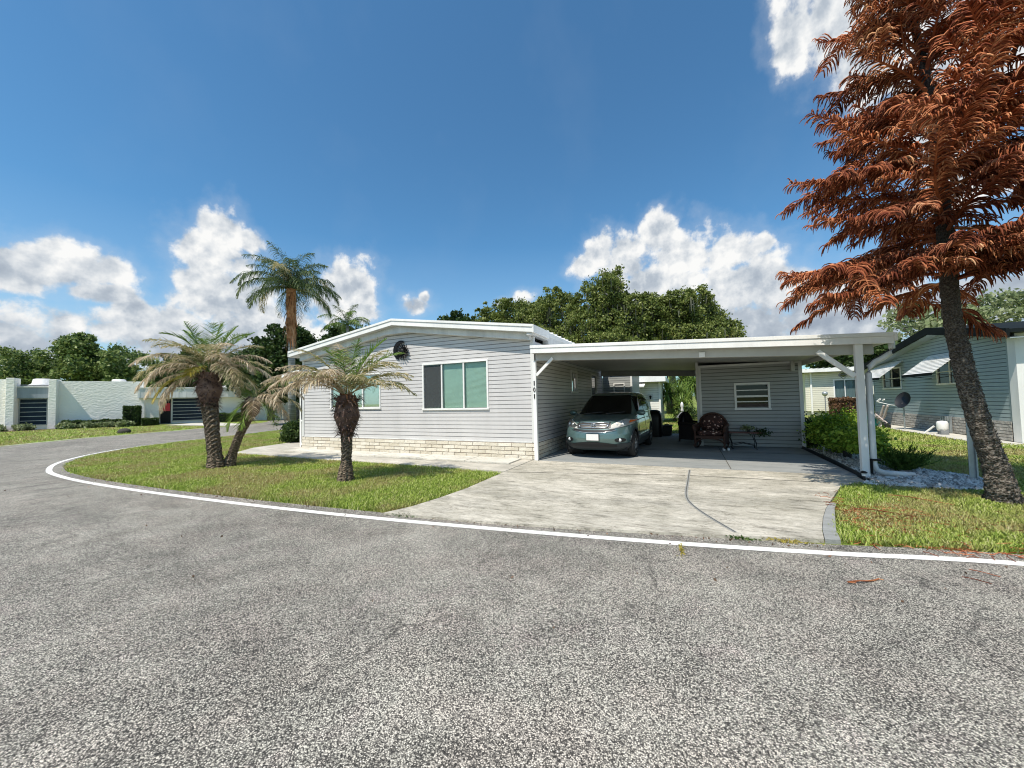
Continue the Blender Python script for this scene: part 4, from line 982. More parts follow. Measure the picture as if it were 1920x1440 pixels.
def pine_branch(z, az, L, el, sag, seed, dens=1.0, bare=0.0):
    rd = random.Random(seed); b = MB(); o = trunk_at(z); S = 16; p = o.copy(); pts = [p.copy()]; tg = []
    for i in range(S):
        f = (i+.5)/S; e = el-sag*math.sin(f*math.pi*.62)+max(0, f-.62)*1.1; a = az+.12*math.sin(f*4+seed)
        t = Vector((math.cos(a)*math.cos(e), math.sin(a)*math.cos(e), math.sin(e))); tg.append(t); p = p+t*L/S; pts.append(p.copy())
    tg.append(tg[-1]); b.tube(pts, [.026*(1-.78*i/S) for i in range(S+1)], 5, False)
    b.v_main = len(b.f)
    def strands(pts, tg, L, ln, start, step):
        S = len(pts)-1; n = int(L*(1-start)/step)
        for i in range(n):
            u_ = start+(1-start)*(i+rd.random())/n; k = min(int(u_*S), S-1); q = pts[k].lerp(pts[k+1], u_*S-k); t = tg[k]
            side = t.cross(Z).normalized() if abs(t.z) < .98 else Vector((1, 0, 0)); upv = side.cross(t)
            for sgn in (-1, 1):
                if rd.random() < bare: continue
                gv_ = rd.uniform(.5, 1.3); ll = ln*rd.uniform(.6, 1.15)*(1-.45*max(0, u_-.6)/.4)
                d = (side*sgn*rd.uniform(.55, 1)+t*rd.uniform(.35, .9)+upv*rd.uniform(-.1, .55)).normalized()
                pp = [q]; dd = d.copy(); a = q
                for m_ in range(4):
                    dd = (dd+Vector((0, 0, -.66*(m_+.3)/2*gv_))+t*.05).normalized(); a = a+dd*ll/4; pp.append(a)
                w = rd.uniform(.0075, .0115)
                b.tube(pp, [w*.8, w, w, w*.9, w*.35], 3, False)
    strands(pts, tg, L, .31, .12, .022/dens)
    # secondary sprays
    for k in range(int(L*2.3)):
        u_ = rd.uniform(.2, .72); kk = int(u_*S); q = pts[kk]; t = tg[kk]; side = t.cross(Z).normalized()*(-1 if k % 2 else 1)
        l2 = L*rd.uniform(.30, .52); d = (side*rd.uniform(.6, .9)+t*.7+Z*rd.uniform(-.1, .3)).normalized(); p2 = [q.copy()]; t2 = []; a = q.copy()
        for m_ in range(8):
            d = (d+Vector((0, 0, -.05))).normalized(); a = a+d*l2/8; p2.append(a.copy()); t2.append(d.copy())
        t2.append(d); b.tube(p2, [.012*(1-.7*i/8) for i in range(9)], 4, False)
        strands(p2, t2, l2, .28, .06, .024/dens)
    o_ = b.build('branch', M['pine'], pine, True)
    return o_
rd = random.Random(12); nb = 0
zz = 3.1; wh = 0
while zz < 8.2:
    f = (zz-2.95)/5.4; k = 7 if zz < 7 else 6; Lb = 1.95*(1-.45*f)
    for j in range(k):
        az = wh*.9+j*2*math.pi/k+rd.uniform(-.5, .5); L = Lb*rd.uniform(.68, 1.12)*(1.28 if math.cos(az-R(RT)) > .2 else 1)
        el = R(14+42*f+rd.uniform(-26, 30)); sag = R(34-10*f+rd.uniform(-8, 10))
        z_ = max(3.05, zz+rd.uniform(-.32, .32))
        if z_ < 3.9: el = max(el, R(12)); sag = min(sag, R(28)); L *= .93
        pine_branch(z_, az, L, el, sag, 100+nb, 1.0 if f < .6 else .85, .03 if rd.random() < .85 else .3); nb += 1
    zz += .44 if zz < 5 else .49; wh += 1
# long thin outer limbs on the left, some nearly bare
for z_, side, L, el, bare in ((3.5, 174, 2.15, 10, .25), (3.15, 184, 1.95, 8, .1), (3.3, 178, 2.05, 8, .75), (4.6, 172, 1.95, 18, .05), (4.0, 188, 1.9, 14, .05), (5.3, 180, 1.7, 26, .1), (5.6, 15, 2.2, 20, .05), (4.7, 350, 2.1, 15, .05), (3.8, 5, 2.1, 8, .05), (6.6, 10, 2.0, 25, .05), (3.1, 262, 1.15, 30, 0), (3.3, 285, 1.25, 35, 0), (3.2, 330, 1.2, 18, 0), (3.7, 250, 1.2, 40, 0), (2.7, 350, .55, -25, 0)):
    pine_branch(z_, R(RT+side), L, R(el), R(30), 300+nb, 1, bare); nb += 1

# ------------------------------------------------------------------ the car
car = thing('parked_car', 'pale teal sport utility car parked nose out under the carport', 'car', (1.36, .42, 0))
LV = [(.20, .80, .24, 4.34), (.27, .86, .10, 4.48), (.36, .895, .03, 4.53), (.50, .91, .0, 4.55), (.62, .91, .012, 4.55), (.72, .905, .05, 4.54), (.80, .90, .09, 4.53), (.88, .885, .15, 4.52), (.94, .868, .25, 4.51), (.99, .855, .44, 4.5), (1.03, .845, .72, 4.49), (1.07, .835, 1.0, 4.48)]
GL = [(1.02, .838, .93, 4.46), (1.08, .828, 1.06, 4.44), (1.2, .80, 1.27, 4.40), (1.4, .735, 1.60, 4.30), (1.54, .68, 1.85, 4.2), (1.61, .635, 2.0, 4.1), (1.655, .56, 2.2, 3.95), (1.675, .38, 2.5, 3.7)]
def lev(T, z):
    z = max(T[0][0], min(T[-1][0], z))
    for a, c in zip(T, T[1:]):
        if z <= c[0]:
            t = (z-a[0])/(c[0]-a[0]); return tuple(a[i]*(1-t)+c[i]*t for i in (1, 2, 3))
PE, QE = 3.1, 7.0
def yf(T, x, z):
    w, a, c = lev(T, z); l = (c-a)/2; return (a+c)/2-l*max(0, 1-(abs(x)/w)**PE)**(1/QE)
def xs(T, y, z):
    w, a, c = lev(T, z); l = (c-a)/2; return w*max(0, 1-abs((y-(a+c)/2)/l)**QE)**(1/PE)
CA = R(3.2)
cxf = lambda p: (p[0]*math.cos(CA)+p[1]*math.sin(CA)+1.36, -p[0]*math.sin(CA)+p[1]*math.cos(CA)+.42, p[2]+.036)
def shell(T, zs, n=4.2, m_=120):
    rows = []
    for z in zs:
        w, a, c = lev(T, z); l = (c-a)/2; yc = (a+c)/2; raw = []
        for k in range(600):
            t = 2*math.pi*k/600; s_, c__ = math.sin(t), math.cos(t)
            raw.append((w*math.copysign(abs(s_)**(2/PE), s_), yc-l*math.copysign(abs(c__)**(2/QE), c__)))
        d = [0]
        for k in range(600): d.append(d[-1]+math.dist(raw[k], raw[(k+1) % 600]))
        out = []; j = 0
        for k in range(m_):
            t = d[-1]*k/m_
            while d[j+1] < t: j += 1
            f = (t-d[j])/max(1e-9, d[j+1]-d[j]); p, q = raw[j], raw[(j+1) % 600]; out.append((p[0]+(q[0]-p[0])*f, p[1]+(q[1]-p[1])*f, z))
        rows.append(out)
    return rows
def grid(b, rows, close=True, cap=False, skip=None):
    n = len(rows[0]); pts = [p for r in rows for p in r]; fs = []
    for i in range(len(rows)-1):
        for k in range(n if close else n-1):
            f = (i*n+k, i*n+(k+1) % n, (i+1)*n+(k+1) % n, (i+1)*n+k)
            if skip and skip([sum(pts[j][a] for j in f)/4 for a in range(3)]): continue
            fs.append(f)
    if cap: fs.append(tuple(range((len(rows)-1)*n, len(rows)*n)))
    b.add(pts, fs)
WY = (.83, 3.46)
def lin(a, c, n): return [a+(c-a)*i/n for i in range(n+1)]
b = MB(cxf); zs = lin(.20, 1.07, 40)
grid(b, shell(LV, zs, m_=200), cap=True, skip=lambda c: abs(c[0]) > .5 and any((c[1]-w)**2+(c[2]-.33)**2 < .385**2 for w in WY))
body = b.build('body', M['paint'], car, True)
b = MB(cxf); grid(b, shell(GL, lin(1.02, 1.675, 26), m_=160), cap=True); b.build('cabin', M['paint'], car, True)
def fpatch(T, xr_, zl, zh, off, nx=24, nz=6):
    b = MB(cxf); rows = []
    for j in range(nz+1):
        r = []
        for i in range(nx+1):
            x = xr_[0]+(xr_[1]-xr_[0])*i/nx; z = zl(x)+(zh(x)-zl(x))*j/nz; r.append((x*(1+off*1.3), yf(T, x, z)-off, z))
        rows.append(r)
    grid(b, rows, False); return b
def spatch(T, yr, zl, zh, off, sg, ny=24, nz=6):
    b = MB(cxf); rows = []
    for j in range(nz+1):
        r = []
        for i in range(ny+1):
            y = yr[0]+(yr[1]-yr[0])*i/ny; z = zl(y)+(zh(y)-zl(y))*j/nz; r.append((sg*(xs(T, y, z)+off), y, z))
        rows.append(r)
    grid(b, rows, False); return b
K = lambda v: (lambda x: v)
# windscreen
b = MB(cxf); rows = []
for j in range(13):
    z = 1.06+(1.58-1.06)*j/12; w = lev(GL, z)[0]*.865; rows.append([(w*(-1+2*i/24), yf(GL, w*(-1+2*i/24), z)-.008, z) for i in range(25)])
grid(b, rows, False); b.build('windshield', M['carglass'], car, True)
for sg in (-1, 1):
    spatch(GL, (1.62, 2.55), lambda y: 1.10, lambda y: min(1.545, 1.10+(y-1.5)*.95), .008, sg).build('side_window', M['carglass'], car, True)
    spatch(GL, (2.62, 3.45), K(1.10), lambda y: 1.545-.03*(y-2.6), .008, sg).build('side_window', M['carglass'], car, True)
    spatch(GL, (3.52, 4.0), lambda y: 1.13+.25*(y-3.5), lambda y: 1.50-.18*(y-3.5), .008, sg).build('side_window', M['carglass'], car, True)
    spatch(LV, (.12, 1.0), K(.24), lambda y: .44+.03*abs(y-.5), .009, sg)
    # sill cladding between the arches, door handles and lines
    spatch(LV, (1.22, 3.07), K(.24), K(.40), .012, sg).build('sill', M['clad'], car, True)
    b = MB(cxf); b.tube([(sg*(xs(LV, y, .52)+.012), y, .52) for y in lin(1.25, 3.05, 8)], .012, 6); b.build('door_moulding', M['chrome'], car, True)
    b = MB(cxf)
    for yd, zt in ((1.32, 1.0), (2.42, 1.05), (3.28, 1.05)):
        b.tube([(sg*(xs(LV, yd, z)+.002), yd, z) for z in lin(.45, zt, 6)], .005, 4)
    b.build('door_gap', M['black'], car)
    for yd in (2.22, 3.12):
        b = MB(cxf); b.tube([(sg*(xs(LV, yd+d, .93)+.03), yd+d, .93) for d in (-.1, -.05, .05, .1)], .016, 6); b.build('door_handle', M['paint'], car, True)
    # arches
    for w in WY:
        b = MB(cxf); pts = []
        for a in lin(R(-20), R(200), 28):
            y = w+.40*math.cos(a); z = .33+.40*math.sin(a); pts.append((sg*(xs(LV, y, max(.2, z))-.004), y, z))
        b.tube(pts, .024, 8); b.build('arch_trim', M['clad'], car, True)
        b = MB(cxf); b.tube([(sg*.45, w, .34), (sg*.72, w, .34)], .33, 28); b.build('wheel_well', M['dark'], car)
        wt = (sg*.79, w, .33)
        b = MB(cxf); pr2 = [(.20, -.1), (.235, -.105), (.31, -.10), (.338, -.07), (.345, 0), (.338, .07), (.31, .10), (.235, .105), (.20, .1)]; b.lathe([(r, h) for r, h in pr2], wt, 40, 'x'); wh_ = b.build('wheel', M['rubber'], car, True)
        b = MB(cxf); fc = sg*.082
        b.lathe([(.236, -.004), (.24, .02*1), (.222, .022), (.215, -.004)] if sg > 0 else [(.236, .004), (.24, -.02), (.222, -.022), (.215, .004)], (wt[0]+fc, w, .33), 40, 'x')
        for k in range(5):
            for dl in (-.10, .10):
                a = 2*math.pi*k/5+.3; b.bar((wt[0]+fc+sg*.008, w+.05*math.cos(a), .33+.05*math.sin(a)), (wt[0]+fc, w+.222*math.cos(a+dl), .33+.222*math.sin(a+dl)), .028, .03)
        b.lathe([(.055, -.02), (.058, .015), (.04, .02)] if sg > 0 else [(.055, .02), (.058, -.015), (.04, -.02)], (wt[0]+fc, w, .33), 20, 'x')
        b.build('rim', M['alloy'], wh_)
        b = MB(cxf); b.lathe([(.2, 0), (.2, .01)] if sg > 0 else [(.2, 0), (.2, -.01)], (wt[0]+sg*.05, w, .33), 24, 'x'); b.build('brake_disc', M['dark'], wh_)
    # mirrors
    b = MB(cxf); mxx = sg*.955; rows = []
    for i, s_ in enumerate((0.01, .6, .92, 1, .95, .7, .02)):
        yy = 1.30+.028*i; rows.append([(mxx+.115*s_*math.cos(t), yy, 1.10+.078*s_*math.sin(t)) for t in [2*math.pi*k/14 for k in range(14)]])
    grid(b, rows); b.bar((sg*.82, 1.38, 1.06), (sg*.90, 1.38, 1.08), .04, .03); b.build('mirror', M['paint'], car, True)
    # headlight, fog lamp
    zl = lambda x: .755+.10*((abs(x)-.42)/.45)**1.5 if abs(x) > .42 else .755
    zh = lambda x: .80+.165*min(1, max(0, abs(x)-.40)/.30)**.7-.035*max(0, (abs(x)-.72)/.15)
    fpatch(LV, (sg*.40, sg*.878), zl, zh, .010, 24, 6).build('headlight', M['lens'], car, True)
    fpatch(LV, (sg*.395, sg*.872), lambda x: zl(x)-.004, lambda x: zh(x)+.004, .004, 24, 6).build('headlight_housing', M['lamphouse'], car, True)
    fpatch(LV, (sg*.79, sg*.868), lambda x: zl(x)+.05, zh, .013, 8, 4).build('turn_signal', M['amber'], car, True)
    for xx, rr2 in ((.56, .034), (.68, .040)):
        b = MB(cxf); yy = yf(LV, xx, .85)-.004; b.tube([(sg*xx, yy, .85), (sg*xx, yy-.012, .85)], [rr2, rr2*.8], 16); b.build('lamp_reflector', M['alloy'], car, True)
    fx_ = sg*.64; fy = yf(LV, .64, .475); b = MB(cxf); fpatch_ = fpatch(LV, (sg*.52, sg*.76), lambda x: .475-.055*max(0, 1-((abs(x)-.64)/.12)**2)**.5, lambda x: .475+.055*max(0, 1-((abs(x)-.64)/.12)**2)**.5, .006, 16, 4)
    fpatch_.build('fog_lamp_recess', M['black'], car, True)
    b.tube([(fx_, fy-.008, .475), (fx_, fy-.022, .475)], [.042, .036], 18); b.build('fog_lamp', M['alloy'], car, True)
# grille: dark field, bright bars, emblem
gz = lambda x: .765+.02*(abs(x)/.42)**2
fpatch(LV, (-.43, .43), lambda x: .735+.03*(x/.43)**2, lambda x: .905-.03*(x/.43)**2, .006, 24, 5).build('grille', M['black'], car, True)
b = MB(cxf)
for z0_, hw, r in ((.893, .41, .011), (.838, .38, .010), (.772, .35, .011)):
    b.tube([(x, yf(LV, x, z0_+.02*(x/.4)**2)-.02, z0_+.02*(x/.4)**2) for x in lin(-hw, hw, 14)], r, 6)
for sg in (-1, 1): b.tube([(sg*x, yf(LV, x, z)-.02, z) for x, z in ((.40, .905), (.375, .83), (.34, .785))], .013, 6)
b.build('grille_bar', M['chrome'], car, True)
b = MB(cxf); ey = yf(LV, 0, .83)-.04
for sg in (-1, 1):
    b.tube([(sg*.034, ey, .868), (sg*.026, ey, .83), (sg*.034, ey, .79)], [.009, .008, .010], 6)
b.tube([(-.028, ey, .832), (.028, ey, .832)], .007, 6)
ring = [(.062*math.cos(t)*(1+.12*math.sin(t)), ey+.004, .83+.05*math.sin(t)) for t in [2*math.pi*k/20 for k in range(21)]]; b.tube(ring, .006, 5, False)
b.build('emblem', M['chrome'], car, True)
# smile line under grille: thin dark intake and bright lip
zl2 = lambda x: .655+.055*(x/.5)**2
fpatch(LV, (-.52, .52), zl2, lambda x: zl2(x)+.062-.03*(abs(x)/.52)**3, .007, 28, 3).build('upper_intake', M['black'], car, True)
b = MB(cxf); b.tube([(x, yf(LV, x, zl2(x)-.006)-.010, zl2(x)-.006) for x in lin(-.56, .56, 24)], .009, 6); b.build('intake_lip', M['chrome'], car, True)
# lower grey bumper with intake
fpatch(LV, (-.87, .87), lambda x: .215+.0*x, lambda x: .40 - (.05 if abs(x) < .45 else 0)+.0*x if abs(x) < .46 else .36+.04*min(1, (abs(x)-.46)/.2), .012, 60, 6).build('lower_bumper', M['clad'], car, True)
fpatch(LV, (-.56, .56), lambda x: .285+.02*(abs(x)/.56)**2, lambda x: .42-.06*(abs(x)/.56)**2.5, .016, 30, 4).build('lower_intake', M['black'], car, True)
b = MB(cxf); b.box(-.76, .76, .35, 4.2, .18, .30); b.build('underbody', M['dark'], car)
b = MB(cxf); py0 = yf(LV, 0, .54)-.03; b.box(-.155, .155, py0-.006, py0, .465, .62); pl = b.build('licence_plate', M['white'], car, bevel=.004)
b = MB(cxf); b.box(-.165, .165, py0, py0+.02, .455, .63); b.build('plate_holder', M['black'], car)
b = MB(cxf)   # bonnet edges
for sg in (-1, 1): b.tube([(sg*x, yf(LV, x, z)-.004+dy, z) for x, z, dy in ((.42, .905, 0), (.56, .955, 0), (.66, .985, 0), (.70, 1.02, 0), (.70, 1.06, 0))], .004, 4)
b.build('bonnet_gap', M['black'], car)
b = MB(cxf)
for x0 in (-.5, .1): b.bar((x0, .98, 1.085), (x0+.48, 1.10, 1.13), .02, .015)
b.build('wiper', M['black'], car)

# ------------------------------------------------------------------ things under the carport
def wicker_chair(name, label, loc, rz_, mw_, mc, rocker=True):
    t = thing(name, label, 'chair', loc)
    L_ = Matrix.Translation(loc) @ Matrix.Rotation(rz_, 4, 'Z'); xf = lambda p: L_ @ Vector(p)
    b = MB(xf)  # rounded back shell: local front is -y
    rows = []
    for j in range(13):
        a = R(-8)+R(196)*j/12; x = .36*math.cos(a); z = .62+.36*math.sin(a) if math.sin(a) > 0 else .62+.5*math.sin(a)
        rows.append([(x*k, .30+.05*k+(.06 if z > .8 else .0), .62+(z-.62)*k) for k in (0.001, .5, .85, 1)])
    grid(b, rows, False); b.box(-.30, .30, .30, .33, .3, .64); b.build('backrest', M[mw_], t, True)
    b = MB(xf); b.tube([(.37*math.cos(a), .35, .62+.37*math.sin(a)) for a in lin(R(-5), R(185), 20)], .03, 8); b.build('back_rim', M[mw_], t, True)
    for s_ in (-1, 1):
        b = MB(xf); b.tube([(s_*.38, .36, .68), (s_*.41, .15, .66), (s_*.42, -.22, .645), (s_*.40, -.30, .60), (s_*.38, -.31, .45)], [.035, .04, .045, .045, .035], 8); b.build('armrest', M[mw_], t, True)
        b = MB(xf); b.box(s_*.38-.02, s_*.38+.02, -.28, .32, .16, .62); b.build('side_panel', M[mw_], t)
        b = MB(xf); b.tube([(s_*.37, -.30, .6), (s_*.37, -.31, .08)], .027, 8); b.build('leg', M[mw_], t, True)
        b = MB(xf); b.tube([(s_*.37, .33, .6), (s_*.37, .34, .08)], .027, 8); b.build('leg', M[mw_], t, True)
        if rocker:
            b = MB(xf); b.tube([(s_*.37, -.50, .13), (s_*.37, -.32, .06), (s_*.37, 0, .022), (s_*.37, .32, .06), (s_*.37, .55, .14)], .02, 8); b.build('rocker', M[mw_], t, True)
    b = MB(xf); b.box(-.36, .36, -.30, .32, .33, .38); b.tube([(.35*math.cos(a), -.30, .17+.14*math.sin(a)) for a in lin(R(0), R(180), 14)], .018, 6); b.box(-.35, .35, -.31, -.29, .31, .38); b.build('seat', M[mw_], t)
    b = MB(xf); rows = []
    for i, s_ in enumerate((.85, .97, 1, .97, .85)):
        z = .385+.03*i; rows.append([(x*s_, y*s_, z) for x, y in [(.34*math.copysign(abs(math.cos(t_))**.4, math.cos(t_)), .30*math.copysign(abs(math.sin(t_))**.4, math.sin(t_))) for t_ in [2*math.pi*k/28 for k in range(28)]]])
    grid(b, rows, cap=True); b.build('seat_cushion', M[mc], t, True)
    b = MB(xf); rows = []
    for i, s_ in enumerate((.8, .98, 1, .9, .6, .01)):
        y = .30-.022*i; rows.append([(.29*s_*math.cos(t_), y+.03*math.sin(t_), .72+.245*s_*math.sin(t_)) for t_ in [2*math.pi*k/24 for k in range(24)]])
    grid(b, rows, cap=False); b.build('back_cushion', M[mc], t, True)
    return t
wicker_chair('rocking_chair', 'brown wicker rocking chair with floral cushion near the shed wall', (4.12, 3.3, .036), R(-12), 'wicker', 'floral')
wicker_chair('armchair', 'dark wicker armchair in deep shade behind the floral rocking chair', (3.74, 4.35, .036), R(60), 'wickerdk', 'black', False)
t = thing('side_table', 'low wrought iron table with red brown top before the shed wall', 'table', (4.95, 3.45, 0))
b = MB(); b.box(4.56, 5.36, 3.28, 3.66, .475, .505); b.build('tabletop', plain('red_brown_wood', (.12, .04, .03), .4, .2, 12), t, bevel=.008)
for x in (4.62, 5.2):
    for y in (3.33, 3.61):
        b = MB(); b.tube([(x, y, .475), (x-.03, y, .36), (x+.02, y, .2), (x, y, .05), (x+.05, y, .037)], .011, 6); b.build('leg', M['iron'], t, True)
b = MB()
for y in (3.33, 3.61): b.tube([(4.62, y, .13), (4.9, y, .2), (5.2, y, .13)], .008, 5)
b.build('stretcher', M['iron'], t)
t = thing('potted_plant', 'small grey green potted plant on the low iron table', 'plant', (5.05, 3.45, .505)); b = MB(); b.lathe([(.035, 0), (.05, .07), (.045, .072)], (5.05, 3.45, .506), 16); b.build('pot', M['terracotta'], t)
npmesh('foliage', quads(np.array([5.05, 3.45, .62])+rng.normal(size=(160, 3))*np.array([.09, .06, .035]), .03), 4, M['leaf_pale'], t)
t = thing('trailing_plant', 'dark trailing plant hanging over the right end of the iron table', 'plant', (5.3, 3.42, .505)); b = MB(); b.lathe([(.04, 0), (.055, .06), (.05, .062)], (5.28, 3.42, .506), 16); b.build('pot', M['terracotta'], t)
npmesh('foliage', quads(np.array([5.36, 3.40, .50])+rng.normal(size=(220, 3))*np.array([.10, .07, .05]), .032), 4, M['leaf_dark'], t)
t = thing('shoes', 'pair of white shoes on the floor under the rocking chair', 'shoes', (4.42, 3.0, .036)); b = MB(xf=lambda p: p)
for dx in (0, .11):
    b = MB(); rows = [[(4.40+dx+.04*s_*math.cos(q), 3.02+.12*s_*math.sin(q), .037+h) for q in [2*math.pi*k/16 for k in range(16)]] for h, s_ in ((0, 1), (.02, 1), (.05, .8), (.06, .4))]
    grid(b, rows, cap=True); b.build('shoe', M['whitestone'], t, True)
# covered grill behind the car, two black bins
t = thing('covered_grill', 'barbecue grill under a black cover behind the parked car', 'grill', (2.45, 6.5, .036))
b = MB(); rows = []
for z, w, d in ((.04, .33, .26), (.3, .35, .28), (.7, .36, .29), (.86, .34, .27), (1.0, .26, .2), (1.05, .12, .1)): rows.append([(2.34+w*.78*math.copysign(abs(math.cos(q))**.45, math.cos(q))+.01*math.sin(q*9), 6.6+d*math.copysign(abs(math.sin(q))**.45, math.sin(q)), z) for q in [2*math.pi*k/36 for k in range(36)]])
grid(b, rows, cap=True); b.build('cover', M['black'], t, True)
b = MB(); b.tube([(2.2, 6.35, .036), (2.2, 6.45, .036)], .03, 8); b.build('wheel', M['rubber'], t)
t = thing('storage_bin', 'low black storage bin on the slab edge left of the lantern', 'bin', (2.72, 7.1, .036))
b = MB(); b.hexa([(2.58, 6.95, .037), (2.92, 6.95, .037), (2.92, 7.25, .037), (2.58, 7.25, .037)], [(2.55, 6.92, .40), (2.95, 6.92, .40), (2.95, 7.28, .40), (2.55, 7.28, .40)]); b.build('tub', M['black'], t, bevel=.01)
b = MB(); b.box(2.53, 2.97, 6.90, 7.30, .401, .44); b.box(2.67, 2.83, 7.05, 7.15, .44, .47); b.build('lid', M['black'], t, bevel=.01)
# hanging ornament under the right edge of the carport
t = thing('hanging_planter', 'small wire and glass lantern hanging from the right carport edge', 'ornament', (6.6, 1.31, 2.4))
b = MB(); b.tube([(6.6, 1.31, 2.33), (6.6, 1.31, 2.03)], .004, 4); b.build('wire', M['iron'], t)
b = MB(); C_ = (6.6, 1.31, 1.93)
tp = (C_[0], C_[1], 2.03); bt = (C_[0], C_[1], 1.83); q4 = [(C_[0]+.11*math.cos(a), C_[1]+.11*math.sin(a), 1.93) for a in (.6, 2.17, 3.74, 5.3)]
for i in range(4):
    b.tube([tp, q4[i], bt], .007, 4); b.tube([q4[i], q4[(i+1) % 4]], .006, 4)
b.build('frame', M['galv'], t)
b = MB(); b.lathe([(.01, -.05), (.05, -.02), (.05, .02), (.01, .05)], C_, 12); b.build('globe', M['leaf_pale'], t, True)

# ------------------------------------------------------------------ gravel bed and plants beside the carport
bed = [(6.42, 3.8), (6.40, -.62), (6.0, -.90), (6.7, -.93), (7.3, -.88), (7.9, -.70), (8.25, -.15), (8.0, .45), (7.6, .95), (7.35, 1.6), (7.25, 3.8)]
slab('gravel_bed', bed, -.02, .012, M['gravelbase'])
def inside(P_, poly):
    x, y = P_[:, 0], P_[:, 1]; c = np.zeros(len(P_), bool); n = len(poly)
    for i in range(n):
        x1, y1 = poly[i]; x2, y2 = poly[(i+1) % n]
        k = ((y1 > y) != (y2 > y)) & (x < (x2-x1)*(y-y1)/(y2-y1+1e-12)+x1); c ^= k
    return c
def scatter(poly, dens, g):
    xs_ = [p[0] for p in poly]; ys_ = [p[1] for p in poly]; n = int((max(xs_)-min(xs_))*(max(ys_)-min(ys_))*dens)
    P_ = np.stack([g.uniform(min(xs_), max(xs_), n), g.uniform(min(ys_), max(ys_), n)], 1); return P_[inside(P_, poly)]
g = np.random.default_rng(4); c = scatter(bed, 1050, g); n = len(c)
base_oct = np.array([[1, 0, 0], [0, 1, 0], [-1, 0, 0], [0, -1, 0], [0, 0, 1], [0, 0, -1]], float)
fo = [(0, 1, 4), (1, 2, 4), (2, 3, 4), (3, 0, 4)]
V = base_oct[None]*(.020+.028*g.random((n, 1, 1)))*(1+.35*g.normal(size=(n, 6, 3))*.6+0)
an = g.random(n)*6.28; ca, sa = np.cos(an)[:, None], np.sin(an)[:, None]
V[..., 2] *= .75; x_ = V[..., 0]*ca-V[..., 1]*sa; y_ = V[..., 0]*sa+V[..., 1]*ca; V[..., 0] = x_+c[:, :1]; V[..., 1] = y_+c[:, 1:]; V[..., 2] += .02+.02*g.random((n, 1))
me = bpy.data.meshes.new('gravel'); fcs = np.array(fo); allf = (fcs[None]+np.arange(n)[:, None, None]*6).reshape(-1, 3)
me.vertices.add(n*6); me.vertices.foreach_set('co', V.astype(np.float32).ravel()); me.loops.add(len(allf)*3); me.loops.foreach_set('vertex_index', allf.ravel().astype(np.int32)); me.polygons.add(len(allf)); me.polygons.foreach_set('loop_start', np.arange(0, len(allf)*3, 3, dtype=np.int32)); me.update(calc_edges=True)
o = link('gravel', me, M['chips']); tag(o, 'white marble chips in the bed beside the carport', 'gravel', kind='stuff')
b = MB(); b.bar((6.365, 3.85, .05), (6.365, 1.2, .05), .022, .10); b.bar((6.365, 1.2, .05), (6.30, -.45, .05), .022, .10); o = b.build('lawn_edging', M['black']); tag(o, 'black plastic edging strip between carport floor and white gravel', 'edging')
bush('shrub', 'large bright green shrub beside the shed corner in the gravel bed', 'shrub', (6.98, 3.1, 0), (.5, .48, .46), 9000, .035, 'leaf_bright', 31, zc=.55)
bush('shrub', 'dark green shrub pressed against the right wall of the shed', 'shrub', (6.75, 4.2, 0), (.35, .45, .42), 5000, .035, 'leaf_hedge', 32, zc=.50)
def potted(label, x, y, rad, n, leaf, mat_, pot, seed, ph=.2, pr0=.09):
    t = thing('potted_plant', label, 'plant', (x, y, 0)); b = MB(); b.lathe([(pr0*.75, .02), (pr0, ph), (pr0*1.08, ph), (pr0*1.08, ph+.02), (pr0*.9, ph+.02)], (x, y, 0), 20); b.build('pot', M[pot], t)
    bush('x', '', '', (x, y, ph), rad, n, leaf, mat_, seed, parent=t); return t
potted('potted shrub in black pot on the gravel before the bright green shrub', 6.85, 2.2, (.27, .27, .24), 2600, .035, 'leaf_bright', 'terracotta', 33)
potted('spindly plant in dark pot on gravel right of the black pot', 7.05, 1.75, (.22, .22, .26), 1700, .04, 'leaf_bright', 'terracotta', 34, .22, .08)
potted('leafy plant in green pot partly hidden by the right carport post', 6.82, 1.0, (.22, .24, .22), 1800, .045, 'leaf_bright', 'greenpot', 35, .26, .11)
tag((lambda b: (b.box(6.60, 6.625, 2.95, 2.975, 0, .19), b)[1])(MB()).build('marker_stake', M['white2']), 'small white stake in the gravel close to the shed corner', 'stake')
t = thing('path_light', 'small black and white solar light at the foot of the right carport post', 'light', (6.25, -.52, 0)); b = MB(); b.tube([(6.27, -.52, 0), (6.27, -.52, .1)], .016, 8); b.build('stake', M['black'], t); b = MB(); b.lathe([(.03, .1), (.032, .15)], (6.27, -.52, 0), 14); b.build('lens', M['whitestone'], t); b = MB(); b.lathe([(.045, .15), (.05, .165), (.02, .185)], (6.27, -.52, 0), 14); b.build('cap', M['black'], t)
